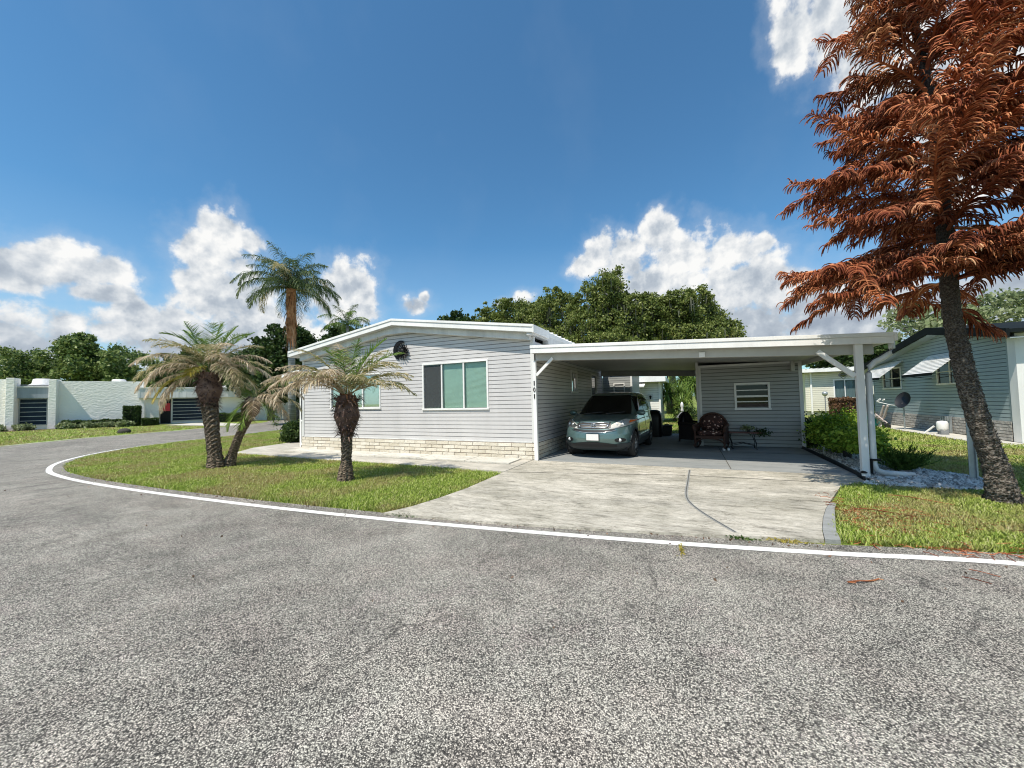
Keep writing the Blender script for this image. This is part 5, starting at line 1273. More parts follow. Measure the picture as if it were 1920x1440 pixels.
# juniper
t = thing('juniper', 'low feathery dark green juniper on the gravel by the downspout outlet', 'shrub', (7.2, .62, 0)); b = MB(); rd = random.Random(8)
for k in range(150):
    a = rd.uniform(0, 6.28); e = rd.uniform(.25, 1.45); L = rd.uniform(.32, .58); d = Vector((math.cos(a)*math.cos(e), math.sin(a)*math.cos(e), math.sin(e))); p = Vector((7.2+rd.uniform(-.1, .1), .62+rd.uniform(-.08, .08), .03)); pts = [p]
    for m_ in range(6):
        d = (d+Vector((math.cos(a)*.03, math.sin(a)*.03, -.035 if e > .8 else .05))).normalized(); p = p+d*L/6; pts.append(p)
    for m_ in range(30):
        f = .15+.85*m_/30; kk = min(5, int(f*6)); q = pts[kk].lerp(pts[kk+1], f*6-kk)
        dd = (d+Vector((rd.uniform(-.9, .9), rd.uniform(-.9, .9), rd.uniform(-.2, .8)))).normalized(); sd = dd.cross(Vector((rd.random(), rd.random(), .3))).normalized()
        b.ribbon([q, q+dd*.035, q+dd*.06], sd, [.007, .010, .002])
b.build('foliage', M['leaf_juniper'], t)
# sign post channel
t = thing('metal_post', 'bare grey galvanised channel post standing in the gravel left of the pine', 'post', (7.87, .03, 0))
b = MB(); x, y = 7.87, .03; b.box(x-.04, x+.04, y-.004, y, -.02, 1.66); b.box(x-.044, x-.036, y-.03, y, -.02, 1.66); b.box(x+.036, x+.044, y-.03, y, -.02, 1.66); b.box(x-.055, x-.036, y-.034, y-.03, -.02, 1.66); b.box(x+.036, x+.055, y-.034, y-.03, -.02, 1.66); b.build('channel', M['galv'], t)

# ------------------------------------------------------------------ blue neighbour
nb_ = thing('manufactured_home', 'blue grey sided home with dark fascia and two striped window awnings', 'house', (15, 10, 0))
BX = 12.0; NY = 6.88; nx = frame_xf((BX, NY, 0), (0, 1), (-1, 0)); NL = 8.87
def nz(y): return 3.86-.165*abs(y-10.0)        # roof line over y
def nr(zt):
    lo = 0 if zt < 3.2 else (10-(3.80-zt)/.165)-NY; hi = NL if zt < 2.9 else (10+(3.80-zt)/.165)-NY
    return (max(0, lo), min(NL, hi))
nw1 = (13.1-NY, 14.7-NY, 1.70, 2.55); nw2 = (8.95-NY, 10.35-NY, 1.80, 2.62)
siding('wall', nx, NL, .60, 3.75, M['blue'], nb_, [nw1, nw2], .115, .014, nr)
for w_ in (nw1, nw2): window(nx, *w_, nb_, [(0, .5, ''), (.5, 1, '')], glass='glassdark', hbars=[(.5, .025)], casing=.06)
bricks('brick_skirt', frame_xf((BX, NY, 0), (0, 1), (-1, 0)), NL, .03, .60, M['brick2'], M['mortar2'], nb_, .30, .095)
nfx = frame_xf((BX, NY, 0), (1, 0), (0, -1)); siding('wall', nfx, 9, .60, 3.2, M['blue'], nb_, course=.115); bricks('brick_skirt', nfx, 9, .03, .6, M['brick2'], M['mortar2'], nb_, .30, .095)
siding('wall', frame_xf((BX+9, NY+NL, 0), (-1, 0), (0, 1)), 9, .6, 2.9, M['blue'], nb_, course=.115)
b = MB(); b.box(BX+.1, BX+9, NY+.15, NY-.15+NL, .1, 3.0); b.build('inner_shell', M['dark'], nb_)
b = MB(); b.box(BX-.03, BX+.06, NY-.06, NY+.04, .58, 3.3); b.build('corner_trim', M['bluetrim'], nb_)
b = MB(); b.box(BX-.06, BX+.30, 6.50, 6.80, .03, 3.1); b.build('corner_post', M['white'], nb_)
b = MB(); b.box(BX-.025, BX+.05, NY-.03+NL, NY+.03+NL, .58, 2.9); b.build('corner_trim', M['bluetrim'], nb_)
b = MB()
for a, c in ((6.1, 10), (10, 16.4)):
    for t0, t1, x0, x1, nm in ((0, .26, BX-.42, BX-.36, 0), (.02, .12, BX-.36, BX+10, 0)):
        b.hexa([(x0, a, nz(a)-t1), (x1, a, nz(a)-t1), (x1, c, nz(c)-t1), (x0, c, nz(c)-t1)], [(x0, a, nz(a)-t0), (x1, a, nz(a)-t0), (x1, c, nz(c)-t0), (x0, c, nz(c)-t0)])
b.build('roof', M['dkfascia'], nb_)
b = MB()
for a, c in ((6.1, 10), (10, 16.4)): b.hexa([(BX-.36, a, nz(a)-.28), (BX, a, nz(a)-.28), (BX, c, nz(c)-.28), (BX-.36, c, nz(c)-.28)], [(BX-.36, a, nz(a)-.26), (BX, a, nz(a)-.26), (BX, c, nz(c)-.26), (BX-.36, c, nz(c)-.26)])
b.build('soffit', M['bluetrim'], nb_)
for y0, y1 in ((12.75, 14.95), (8.75, 10.75)):
    b = MB(); n = 13
    for k in range(n):
        f0_, f1_ = k/n, (k+1)/n; xa, xb = BX-.03-.82*f0_, BX-.03-.82*f1_; za_, zb_ = 2.86-.72*f0_, 2.86-.72*f1_
        b.hexa([(xa, y0, za_-.012), (xa, y1, za_-.012), (xb, y1, zb_+.012), (xb, y0, zb_+.012)], [(xa, y0, za_+.004), (xa, y1, za_+.004), (xb, y1, zb_+.028), (xb, y0, zb_+.028)])
    aw = b.build('awning', M['white'], nb_)
    b = MB(); b.box(BX-.87, BX-.845, y0-.01, y1+.01, 2.06, 2.16); [b.bar((BX-.03, y, 2.0), (BX-.84, y, 2.12), .02, .02) for y in (y0+.02, y1-.02)]; b.build('awning_valance', M['dkfascia'], aw)
# satellite dish
t = thing('satellite_dish', 'dark oval satellite dish on a pole beside the blue home', 'satellite dish', (11.3, 11.2, 0))
b = MB(); b.tube([(11.3, 11.2, 0), (11.3, 11.2, 1.0)], .025, 10); b.build('pole', M['galv'], t)
dm = Matrix.Translation((11.25, 11.12, 1.2)) @ Vector((-.80, -.48, .36)).to_track_quat('Z', 'Y').to_matrix().to_4x4() @ Matrix.Scale(.82, 4)
b = MB(lambda p: dm @ Vector(p)); rows = [[(.33*s_*math.cos(q), .40*s_*math.sin(q), -.09*(1-s_*s_)) for q in [2*math.pi*k/28 for k in range(28)]] for s_ in (.02, .4, .7, 1)]
grid(b, rows); rows = [[(p[0], p[1], p[2]-.012) for p in r] for r in rows]; grid(b, rows); b.build('reflector', M['black'], t, True)
b = MB(); b.tube([(11.28, 11.1, .95), (11.0, 11.5, 1.0), (10.75, 11.95, 1.13)], .016, 6); b.build('feed_arm', M['white'], t)
b = MB(); b.tube([(10.78, 11.93, 1.15), (10.83, 11.83, 1.24)], [.045, .03], 8); b.tube([(10.9, 11.8, 1.17), (10.92, 11.72, 1.23)], [.035, .025], 8); b.build('receiver', M['white'], t)
b = MB(); b.box(11.24, 11.34, 11.15, 11.27, .93, 1.08); b.build('bracket', M['beige'], t)
# louvre panel and white duct
t = thing('duct_unit', 'white round topped duct unit against the blue home skirt', 'duct', (11.5, 9.3, 0))
b = MB(); b.lathe([(.02, .16), (.12, .17), (.145, .24), (.145, .42), (.12, .48), (.02, .50)], (11.45, 9.05, 0), 20); b.build('housing', M['white'], t, True)
b = MB(); b.box(11.36, 11.56, 8.93, 9.15, .03, .2); b.build('base', M['stone'], t)
b = MB(); b.tube([(11.35, 9.3, .3), (11.15, 9.45, .04)], .03, 8); b.build('pipe', M['white'], t)
t = thing('vent_panel', 'grey ribbed vent panel leaning on the brick skirt of the blue home', 'panel', (11.8, 10.0, 0))
b = MB(); b.box(11.90, 11.92, 9.55, 10.15, .05, .62); [b.box(11.875, 11.9, y, y+.04, .05, .62) for y in (9.57, 9.7, 9.83, 9.96, 10.09)]; b.build('louvre', M['galv'], t)
t = thing('lawn_lounger', 'folded beige plastic lounge chair lying at the blue home corner', 'chair', (11.2, 12.6, 0))
b = MB()
for dy in (0, .35):
    b.bar((11.2, 12.1+dy, .08), (11.0, 12.9+dy, .55), .05, .09); b.bar((11.1, 12.9+dy, .06), (11.15, 12.3+dy, .62), .05, .09); b.bar((11.1, 12.35+dy, .5), (11.15, 12.1+dy, .95), .05, .09)
for k in range(5): b.bar((11.16-.04*k, 12.2+.13*k, .14+.09*k), (11.16-.04*k, 12.62+.13*k, .14+.09*k), .05, .02)
b.build('frame', M['beige'], t, bevel=.008)
b = MB(); b.tube([(11.0, 12.2, .14), (11.06, 12.2, .14)], .13, 18); b.build('wheel', M['black'], t); b = MB(); b.tube([(11.0, 11.8, .13), (11.06, 11.8, .13)], .12, 18); b.build('wheel', M['black'], t)
tag((lambda b: (b.hexa([(10.85, 13.1, .03), (11.25, 13.1, .03), (11.2, 13.6, .03), (10.85, 13.5, .03)], [(10.8, 13.0, .5), (11.2, 13.1, .42), (11.2, 13.6, .55), (10.9, 13.5, .48)]), b)[1])(MB()).build('plastic_tub', M['teal'], bevel=.04), 'teal green plastic tub behind the beige lounge chair', 'tub')
bush('plant', 'small orange leaved plant behind the teal tub', 'plant', (11.1, 14.2, 0), (.22, .22, .35), 700, .05, 'leaf_red', 51)

# cream house behind, hedges
ch = thing('manufactured_home', 'cream sided home with white metal roof seen behind the shed', 'house', (18, 27, 0))
cx_ = frame_xf((11.05, 24, 0), (1, 0), (0, -1)); cw_ = (1.65, 2.75, 1.15, 2.38)
siding('wall', cx_, 12, .3, 2.98, M['cream'], ch, [cw_], .13)
window(cx_, *cw_, ch, [(0, .5, 'curtain'), (.5, 1, 'curtain')], casing=.07)
b = MB(); b.box(11.1, 23, 24.15, 32, .0, 2.95); b.build('inner_shell', M['cream'], ch)
b = MB(); b.hexa([(10.6, 23.4, 2.98), (24, 23.4, 2.98), (24, 33, 3.1), (10.6, 33, 3.1)], [(10.6, 23.4, 3.22), (24, 23.4, 3.22), (24, 33, 3.5), (10.6, 33, 3.5)])
for k in range(40): b.box(10.65+k*.33, 10.72+k*.33, 23.38, 24.5, 3.22, 3.255)
b.build('roof', M['white'], ch); b = MB(); b.box(11.32, 11.42, 23.88, 23.97, .1, 2.98); b.build('downspout', M['white'], ch)
hedge('hedge', 'brown red hedge before the cream home, left section in sun', 'hedge', (12.1, 22.6), (1, 0), 1.8, 1.0, 1.15, 4500, 'leaf_red', .07, 61)
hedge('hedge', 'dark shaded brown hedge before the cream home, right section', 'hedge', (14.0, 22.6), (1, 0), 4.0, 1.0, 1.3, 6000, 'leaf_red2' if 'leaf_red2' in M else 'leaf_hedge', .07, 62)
t = thing('wall_lamp', 'round grey lamp globe on a post at the left end of the brown hedge', 'lamp', (11.7, 22.3, 0)); b = MB(); b.tube([(11.7, 22.3, 0), (11.7, 22.3, 1.35)], .03, 8); b.build('post', M['stone'], t); b = MB(); b.lathe([(.02, 1.32), (.13, 1.40), (.16, 1.5), (.13, 1.6), (.02, 1.66)], (11.7, 22.3, 0), 16); b.build('globe', M['galv'], t, True)

# white building behind the car, palms, lantern, yellow bush
wb = thing('white_outbuilding', 'white sided neighbour building with flat roof seen past the parked car', 'building', (0, 16, 0))
wx = frame_xf((-3, 14.5, 0), (1, 0), (0, -1)); siding('wall', wx, 5.1, .1, 2.42, plain('white_siding', (.80, .80, .76), .5, .05), wb, course=.13)
b = MB(); b.box(-2.95, 2.05, 14.6, 19, 0, 2.4); b.build('inner_shell', M['cream'], wb)
b = MB(); b.box(-3.2, 2.42, 13.9, 19, 2.43, 2.68); b.box(-3.2, 2.44, 13.84, 13.9, 2.40, 2.72); b.build('roof', M['white'], wb)
b = MB(); b.box(2.02, 2.12, 14.42, 14.5, 0, 2.43); b.build('corner_post', M['white'], wb)
b = MB(); b.hexa([(-.2, 13.3, 2.10), (1.35, 13.3, 2.10), (1.35, 14.45, 2.38), (-.2, 14.45, 2.38)], [(-.2, 13.3, 2.16), (1.35, 13.3, 2.16), (1.35, 14.45, 2.42), (-.2, 14.45, 2.42)]); b.build('awning', M['white'], wb)
t = thing('wall_plaque', 'square framed plaque with dark centre on the white outbuilding wall', 'plaque', (1.55, 14.45, 1.5)); b = MB(); b.box(1.42, 1.72, 14.44, 14.475, 1.36, 1.72); b.build('frame', M['white2'], t); b = MB(); b.tube([(1.57, 14.43, 1.56), (1.57, 14.40, 1.56)], .07, 12); b.box(1.53, 1.61, 14.41, 14.44, 1.42, 1.5); b.build('motif', M['iron'], t)
def yucca(label, x, y, h, Lf, n, seed, grp=None, heads=3):
    t = thing('yucca', label, 'palm plant', (x, y, 0), grp); rd = random.Random(seed); tr = MB(); b = MB()
    for hd in range(heads):
        hx_, hy_, hz_ = x+rd.uniform(-.7, .7), y+rd.uniform(-.5, .5), h*rd.uniform(.55, 1); tr.tube([(x, y, 0), (hx_*.6+x*.4, hy_*.6+y*.4, hz_*.5), (hx_, hy_, hz_)], [.13, .1, .08], 8)
        for k in range(n):
            a = rd.uniform(0, 6.28); e = rd.uniform(-.9, 1.4); d = Vector((math.cos(a)*math.cos(e), math.sin(a)*math.cos(e), math.sin(e))); p = Vector((hx_, hy_, hz_+rd.uniform(-.4, .1))); pts = [p]
            for m_ in range(4): d = (d+Vector((0, 0, -.22))).normalized(); p = p+d*Lf/4; pts.append(p)
            b.ribbon(pts, Vector((-math.sin(a), math.cos(a), 0)), [.05, .065, .045, .025, .005])
    tr.build('trunk', M['bark_palm'], t); b.build('foliage', M['frond_green'], t); return t
yucca('spiky leaved palm clump behind the white outbuilding, left of the lantern', 3.0, 18.2, 2.3, 1.1, 150, 71, heads=5)
yucca('spiky leaved palm clump between the lantern and the shed', 4.5, 19.5, 2.5, 1.2, 150, 72, heads=5)
yucca('taller dark spiky palm clump farther back behind the lantern', 3.8, 22.5, 3.3, 1.3, 150, 73, heads=5)
yucca('low spiky palm by the right corner of the white outbuilding', 2.75, 16.3, 1.3, .95, 130, 74, heads=3)
t = thing('garden_lantern', 'white stone garden lantern with grey conical roof on the back lawn', 'lantern', (3.28, 10.3, 0))
b = MB(); b.lathe([(.16, 0), (.17, .06), (.10, .10), (.09, .42), (.15, .46), (.15, .52)], (3.28, 10.3, 0), 16); b.box(3.16, 3.40, 10.18, 10.42, .52, .56); b.build('pedestal', M['whitestone'], t)
b = MB(); b.lathe([(.26, .56), (.22, .62), (.08, .80), (.05, .82)], (3.28, 10.3, 0), 6); b.build('roof', M['stone'], t)
b = MB(); b.lathe([(.05, .82), (.07, .9), (.04, 1.0), (.075, 1.08), (.06, 1.2), (.02, 1.28)], (3.28, 10.3, 0), 12); b.build('finial', M['whitestone'], t, True)
t = bush('flower_bush', 'yellow flowering bush at the shed edge far across the back lawn', 'bush', (4.55, 24, 0), (.4, .4, .4), 900, .07, 'leaf_pale', 75)
for o in t.children: 
    if o.name.startswith('foliage'): o.data.materials.clear(); o.data.materials.append(leafmat('yellow_flowers', [(0, (.35, .35, .05)), (.5, (.7, .6, .08)), (1, (.9, .8, .2))], scale=2))
bush('shrub', 'dark round shrub on the back lawn behind the lantern', 'shrub', (3.4, 14.6, 0), (.4, .4, .5), 1800, .06, 'leaf_hedge', 76)

# ------------------------------------------------------------------ club building on the left
cl = thing('club_building', 'long white stucco clubhouse with pilasters across the road on the left', 'building', (-43, 8, 0))
E_ = (.508, .859); Nn_ = (.859, -.508); CP = (-45.6, 4.65, 0); kx = frame_xf(CP, E_, Nn_)
H_ = 4.2
b = MB(kx); b.box(0, 5.4, -.3, 0, 0, H_-.12); b.box(-14, -2.75, -.3, 0, 0, H_); b.box(-2.3, -.45, -.55, -.3, 0, 3.55)
w_ = b.build('wall', M['stucco'], cl)
for a, c, hh in ((-.45, 0, H_), (-2.75, -2.3, H_+.08)):
    b = MB(kx); b.box(a, c, -.5, .58, 0, hh); b.build('pilaster', M['stucco'], cl, bevel=.02)
b = MB(kx); b.box(-2.3, -.45, -.3, .12, 2.62, 3.52); b.build('fascia_panel', M['curtain'], cl)
b = MB(kx); b.box(-2.3, -.45, -.32, .2, 3.521, 3.62); b.build('coping', M['white2'], cl)
def clubwin(s0, s1, z0, z1, d, bars):
    f = MB(kx)
    for q in ((s0, s1, z1-.06, z1), (s0, s1, z0, z0+.06), (s0, s0+.05, z0+.06, z1-.06), (s1-.05, s1, z0+.06, z1-.06)): f.box(q[0], q[1], d, d+.06, q[2], q[3])
    for k in range(1, bars): z = z0+(z1-z0)*k/bars; f.box(s0+.05, s1-.05, d+.01, d+.05, z-.022, z+.022)
    w = f.build('window', M['galv'], cl); g_ = MB(kx); g_.box(s0+.04, s1-.04, d-.01, d, z0+.05, z1-.05); g_.build('pane', plain('blue_black_glass', (.012, .025, .045), .35, .2, 1, spec=.15), w)
    return w
clubwin(-2.28, -.7, .35, 2.6, -.28, 6)
b = MB(kx); b.box(5.4, 18, -1.2, -.6, 0, 3.3); b.box(5.4, 6.4, -.6, -.1, 0, 2.5); b.box(11, 18, -.6, -.2, 0, 2.6); b.build('wall', M['stucco'], cl)
b = MB(kx); b.box(5.0, 18, -.9, .55, 2.52, 3.42); 
for k in range(24): b.box(5.1+k*.55, 5.16+k*.55, .55, .565, 2.55, 3.3)
b.build('canopy_fascia', M['white2'], cl); b = MB(kx); b.box(4.95, 18, -.95, .6, 3.421, 3.52); b.build('coping', M['white'], cl)
clubwin(7.3, 9.9, .25, 2.5, -.58, 7)
b = MB(kx); b.box(6.45, 7.2, -.59, -.55, .05, 2.4); dr = b.build('door', M['dark'], cl); b = MB(kx); b.box(6.5, 7.15, -.54, -.50, 1.25, 2.0); b.build('banner', M['red'], dr)
b = MB(kx); b.box(-14, 5.3, -9, -.60, 0, 3.1); b.box(5.3, 18, -9, -1.25, 0, 3.05); b.build('rear_volume', M['stucco'], cl)
for s_, d_, z_, r_, in ((-1.5, -2.0, 3.6, .85), (2.8, -4.5, 3.75, .75), (9.2, -3.5, 3.1, .6), (11.5, -3.5, 3.1, .6)):
    c0 = kx((s_, d_, 0)); b = MB(); b.lathe([(r_*.85, z_-.5), (r_*.85, z_+.1), (r_, z_+.12), (r_*1.0, z_+.22), (r_*.75, z_+.32), (r_*.66, z_+.72), (r_*.5, z_+.76)], (c0.x, c0.y, 0), 24); b.build('roof_fan', M['whitestone'], cl, True)
b = MB(kx); b.bar((-2.2, .0, 3.72), (-.5, -.6, 3.72), .2, .08); b.build('roof_duct', M['stone'], cl)
def kxy(s, d): p = kx((s, d, 0)); return (p.x, p.y)
hedge('hedge', 'long low clipped hedge along the white clubhouse wall', 'hedge', kxy(.5, .9), E_, 4.6, .7, .62, 8000, 'leaf_hedge', .06, 81)
hedge('topiary', 'tall square clipped shrub at the clubhouse corner', 'shrub', kxy(4.35, 1.6), E_, 1.0, 1.0, 1.75, 5500, 'leaf_hedge', .06, 82)
hedge('hedge', 'small square clipped hedge block right of the topiary', 'hedge', kxy(5.6, 1.9), E_, 1.0, .8, .62, 2500, 'leaf_hedge', .06, 83)
hedge('hedge', 'clipped hedge block by the clubhouse entrance behind the double palm', 'hedge', kxy(10.5, 1.0), E_, 2.4, .8, .9, 3000, 'leaf_hedge', .06, 84)
lab = ['pale tufted fern at the foot of the first clubhouse pilaster', 'pale tufted fern under the left clubhouse window', 'pale tufted fern before the left end of the clubhouse hedge', 'pale tufted fern before the middle of the clubhouse hedge', 'pale tufted fern before the right end of the clubhouse hedge', 'pale tufted fern beside the tall square topiary', 'dark fern at the left frame edge by the clubhouse']
for i, (s_, d_) in enumerate([(-2.9, 1.6), (-1.5, 1.4), (.9, 1.6), (2.1, 1.6), (3.2, 1.65), (4.6, 2.5), (-4.0, 1.3)]):
    x, y = kxy(s_, d_); bush('fern', lab[i], 'fern', (x, y, 0), (.75, .5, .22), 900, .10, 'leaf_pale' if i < 6 else 'leaf_hedge', 90+i, 'ferns along the clubhouse', stems=3)
sheet('mulch_bed', [kxy(-6, .6), kxy(-6, 2.6), kxy(.3, 2.6), kxy(.3, .6)], .003, M['mulch'])
b = MB(); rows = [[(-29.5+.42*s_*math.cos(q)*(1+.1*math.sin(3*q)), 3.0+.32*s_*math.sin(q), z_) for q in [2*math.pi*k/16 for k in range(16)]] for z_, s_ in ((0, .9), (.12, 1), (.24, .75), (.3, .3))]
grid(b, rows, cap=True); tag(b.build('rock', M['rock'], None, True), 'dark rock on the grass verge across the road', 'rock')
# far house with awning
fh = thing('house', 'far low white house with a long metal awning beyond the side road', 'house', (-56, 33, 0)); U2 = Vector((-47.3+63, 35.75-28.6, 0)).normalized(); N2 = (U2.y, -U2.x); hx4 = frame_xf((-62.5, 29.6, 0), (U2.x, U2.y), N2)
b = MB(hx4); b.box(0, 18, -6, 0, 0, 2.9); b.build('wall', M['cream'], fh); b = MB(hx4); b.hexa([(-.5, .6, 2.9), (18.5, .6, 2.9), (18.5, -6.5, 2.9), (-.5, -6.5, 2.9)], [(-.5, .6, 3.1), (18.5, .6, 3.1), (18.5, -3, 4.0), (-.5, -3, 4.0)]); b.build('roof', M['stone'], fh)
b = MB(hx4); b.hexa([(3.5, .02, 2.6), (9, .02, 2.6), (9.3, 1.3, 1.85), (3.2, 1.3, 1.85)], [(3.5, .02, 2.66), (9, .02, 2.66), (9.3, 1.3, 1.91), (3.2, 1.3, 1.91)]); b.build('awning', M['white'], fh)
b = MB(hx4); b.box(3.4, 10.5, .01, .05, .9, 1.95); b.build('window', M['dark'], fh); b = MB(hx4); [b.box(x, x+.1, .05, .08, .9, 1.95) for x in (4.8, 6.2, 7.6, 9.0)]; b.build('mullion', M['white'], fh)
b = MB(hx4); b.box(3, 11, .5, 1.0, 0, .25); b.build('planting_strip', M['boot_orange'], fh)
sheet('side_road', [(-31.2, 12.6), (-33.4, 14.8), (-37.4, 13.8), (-31.0, 10.5)], .004, M['lawn'], 'structure')
bush('shrub', 'dark spiky shrub at the left front corner of the grey home', 'shrub', (-11.3, 1.9, 0), (.75, .75, .42), 9000, .055, 'leaf_hedge', 55, zc=.42)
for o in bpy.data.objects:
    if o.name.startswith('side_road'): o.name = 'verge_grass'

# ------------------------------------------------------------------ trees
tree('live_oak', 'tallest live oak with hanging moss rising behind the roof valley', 'oak tree', (-2.4, 26, 0), [(-2.9, 25.5, 10.6, 2.0, 2, 2.2), (-1.6, 26, 8.4, 3.0, 2.6, 2.4), (-4.6, 26, 8.0, 2.8, 2.5, 2.2), (-3, 25, 6.0, 4.2, 3, 2.0), (-5.8, 26, 9.6, 1.0, 1, .9)], 52000, .11, 'leaf_oak', .45, 201, clumps=48, csize=.42, moss=900, limbs=12)
tree('live_oak', 'broad live oak behind the middle of the carport roof', 'oak tree', (2.2, 28.5, 0), [(1.0, 28, 9.0, 2.6, 2.4, 2.0), (3.2, 28.5, 9.2, 2.4, 2.3, 2.0), (.4, 28, 6.5, 3.2, 2.8, 2.2), (3.6, 28, 6.4, 3.2, 2.6, 2.2)], 48000, .11, 'leaf_oak', .42, 202, clumps=48, csize=.42, moss=700, limbs=12)
tree('live_oak', 'right hand lower live oak behind the carport roof', 'oak tree', (5.4, 31, 0), [(5.0, 30.5, 8.2, 2.2, 2, 1.9), (6.4, 31, 6.4, 2.2, 2, 1.8), (7.9, 31.5, 4.6, 1.6, 1.5, 1.3), (4.6, 30, 5.2, 2.6, 2, 1.8)], 30000, .11, 'leaf_oak', .36, 203, csize=.42, moss=300, limbs=12)
tree('live_oak', 'live oak left of the tallest one, just above the home roof', 'oak tree', (-8.5, 28, 0), [(-8.0, 27.5, 10.3, 2.4, 2.2, 2.0), (-10.6, 28, 8.9, 2.6, 2.4, 2.0), (-8.6, 27.5, 6.6, 3.4, 2.4, 2.4)], 34000, .11, 'leaf_oak', .38, 204, csize=.42, moss=300, limbs=10)
tree('live_oak', 'distant live oak over the home ridge between two others', 'oak tree', (-14, 31, 0), [(-14, 30.5, 10.9, 3, 2.4, 2.1), (-17.6, 31.5, 10.7, 2.8, 2.4, 1.9), (-15, 31, 7, 4.2, 3, 3)], 28000, .13, 'leaf_oak', .38, 205, csize=.42)
tree('dark_tree', 'dark compact tree top at the left end of the roof tree line', 'tree', (-22, 30, 0), [(-21.6, 30, 11.0, 2.2, 2, 1.2), (-23, 30, 8, 2.8, 2.5, 3)], 9000, .17, 'leaf_dark', .35, 206, csize=.4)
tree('dark_tree', 'dark evergreen tree rising behind the tall palm trunk', 'tree', (-25, 11.5, 0), [(-24.9, 11.2, 6.4, 1.6, 1.6, 1.6), (-26.4, 10.6, 5.0, 2.0, 1.8, 1.7), (-24.2, 11.7, 4.4, 1.9, 1.8, 1.9), (-26.5, 11, 3.0, 2.6, 2, 1.6)], 17000, .14, 'leaf_dark', .3, 207, csize=.38)
tree('dark_tree', 'shaded green tree behind the left roof slope', 'tree', (-25, 16.5, 0), [(-24.5, 16.5, 7.0, 2.4, 2, 1.8), (-22.5, 17, 5.0, 2.4, 2, 2)], 12000, .15, 'leaf_dark', .3, 208, csize=.4)
tree('dark_tree', 'dark tree between the double palm and the tall palm', 'tree', (-36, 16.8, 0), [(-36.6, 16.2, 6.0, 2.4, 2.2, 1.8), (-34, 17.2, 4.6, 2.6, 2.2, 2.0), (-38.6, 15.6, 4.6, 2.4, 2, 2)], 14000, .17, 'leaf_dark', .3, 209, csize=.4)
tree('dark_tree', 'tall dark tree behind the clubhouse entrance fans', 'tree', (-62, 22, 0), [(-62, 22, 7, 3.4, 3, 2.6), (-58, 23, 5.6, 3, 3, 2.6), (-66, 22, 6.4, 3.4, 3, 3.0)], 11000, .22, 'leaf_dark', .35, 210, csize=.4)
def wood():
    g = np.random.default_rng(55); bl = []
    def cpt(px, dep): 
        v = camframe((px-960)/720*dep, dep); return v.x+3.56, v.y-9.13
    for px in range(-130, 470, 16):
        for row in (0, 1):
            dep = g.uniform(54, 60)+row*7; x, y = cpt(px+g.uniform(-8, 8), dep)
            top = 9.4+1.0*math.sin(px*.03+1)+1.2*math.exp(-((px-130)/32)**2)+g.uniform(-.7, .7)+row*.8
            if px > 235: top -= min(2.0, (px-235)*.03)
            r = g.uniform(1.8, 3.0); bl.append((x, y, top-r*.8, r*1.25, r*1.2, r)); bl.append((x+g.uniform(-1, 1), y+g.uniform(-1, 1), top-r*2.2, r*1.3, r, r*1.1)); bl.append((x, y, 2.6, r*1.3, r, 2.4))
    P_ = crown_points(bl, 130000, 77, 26, .55, .5); P_ = P_[P_[:, 2] > .1]
    o = npmesh('woodland', quads(P_, .21, .6, .2, 3), 4, M['leaf_far']); tag(o, 'band of green woodland behind the white clubhouse', 'woodland', kind='stuff')
wood()
tree('dark_tree', 'taller grey green tree standing out of the woodland behind the clubhouse', 'tree', (-78, 16, 0), [(-77.6, 15.2, 10.2, 2.8, 2.6, 2.2), (-76.5, 16.5, 7.2, 3.6, 3, 2.4)], 9000, .24, 'leaf_far', .3, 212, csize=.42)
tree('feathery_tree', 'pale thin leaved tree behind the blue home roof', 'tree', (19.5, 30, 0), [(19.2, 29.5, 6.6, 2.0, 2, 1.4), (21.8, 30, 6.0, 2.2, 2, 1.6), (24.5, 31, 7, 2.5, 2, 1.8)], 5000, .16, 'leaf_pale', .2, 213, csize=.5)
tree('dark_tree', 'dark tree behind the cream home roof', 'tree', (17.5, 36, 0), [(16.2, 36, 4.4, 2.2, 2, 1.5), (19.5, 36, 4.6, 2.8, 2, 1.6)], 7000, .2, 'leaf_dark', .3, 214, csize=.4)

# ------------------------------------------------------------------ grass blades
Cm = np.array([3.56, -9.13])
def blades(name, poly, dens, label, seed, h=.05, w=.0075, maxd=None, holes=()):
    g = np.random.default_rng(seed); P_ = scatter(poly, dens, g)
    for hl in holes: P_ = P_[~inside(P_, hl)]
    P_ = P_+g.normal(size=P_.shape)*.028; d = np.linalg.norm(P_-Cm, axis=1); keep = g.random(len(P_)) < np.clip((7.5/d)**1.6, .02, 1); P_ = P_[keep]; d = d[keep]; n = len(P_)
    a = g.random(n)*6.28; lean = g.uniform(.2, 1.5, n); hh = h*g.uniform(.5, 1.25, n); sc = np.clip(d/8, 1, 3.5); W_ = w*sc*g.uniform(.7, 1.3, n)
    base = np.concatenate([P_, np.full((n, 1), -.012)], 1); dr_ = np.stack([np.cos(a), np.sin(a), 0*a], 1); sd = np.stack([-np.sin(a), np.cos(a), 0*a], 1)*W_[:, None]
    tip = base+dr_*(hh*lean)[:, None]+np.array([0, 0, 1.])*(hh+.012)[:, None]
    o = npmesh(name, np.stack([base-sd, base+sd, tip+sd*.35, tip-sd*.35], 1).reshape(-1, 3), 4, M['blade']); tag(o, label, 'grass', kind='stuff')
lawnL = [p for p in offset(lc, .30) if p[0] < -.35 and p[1] < 12]
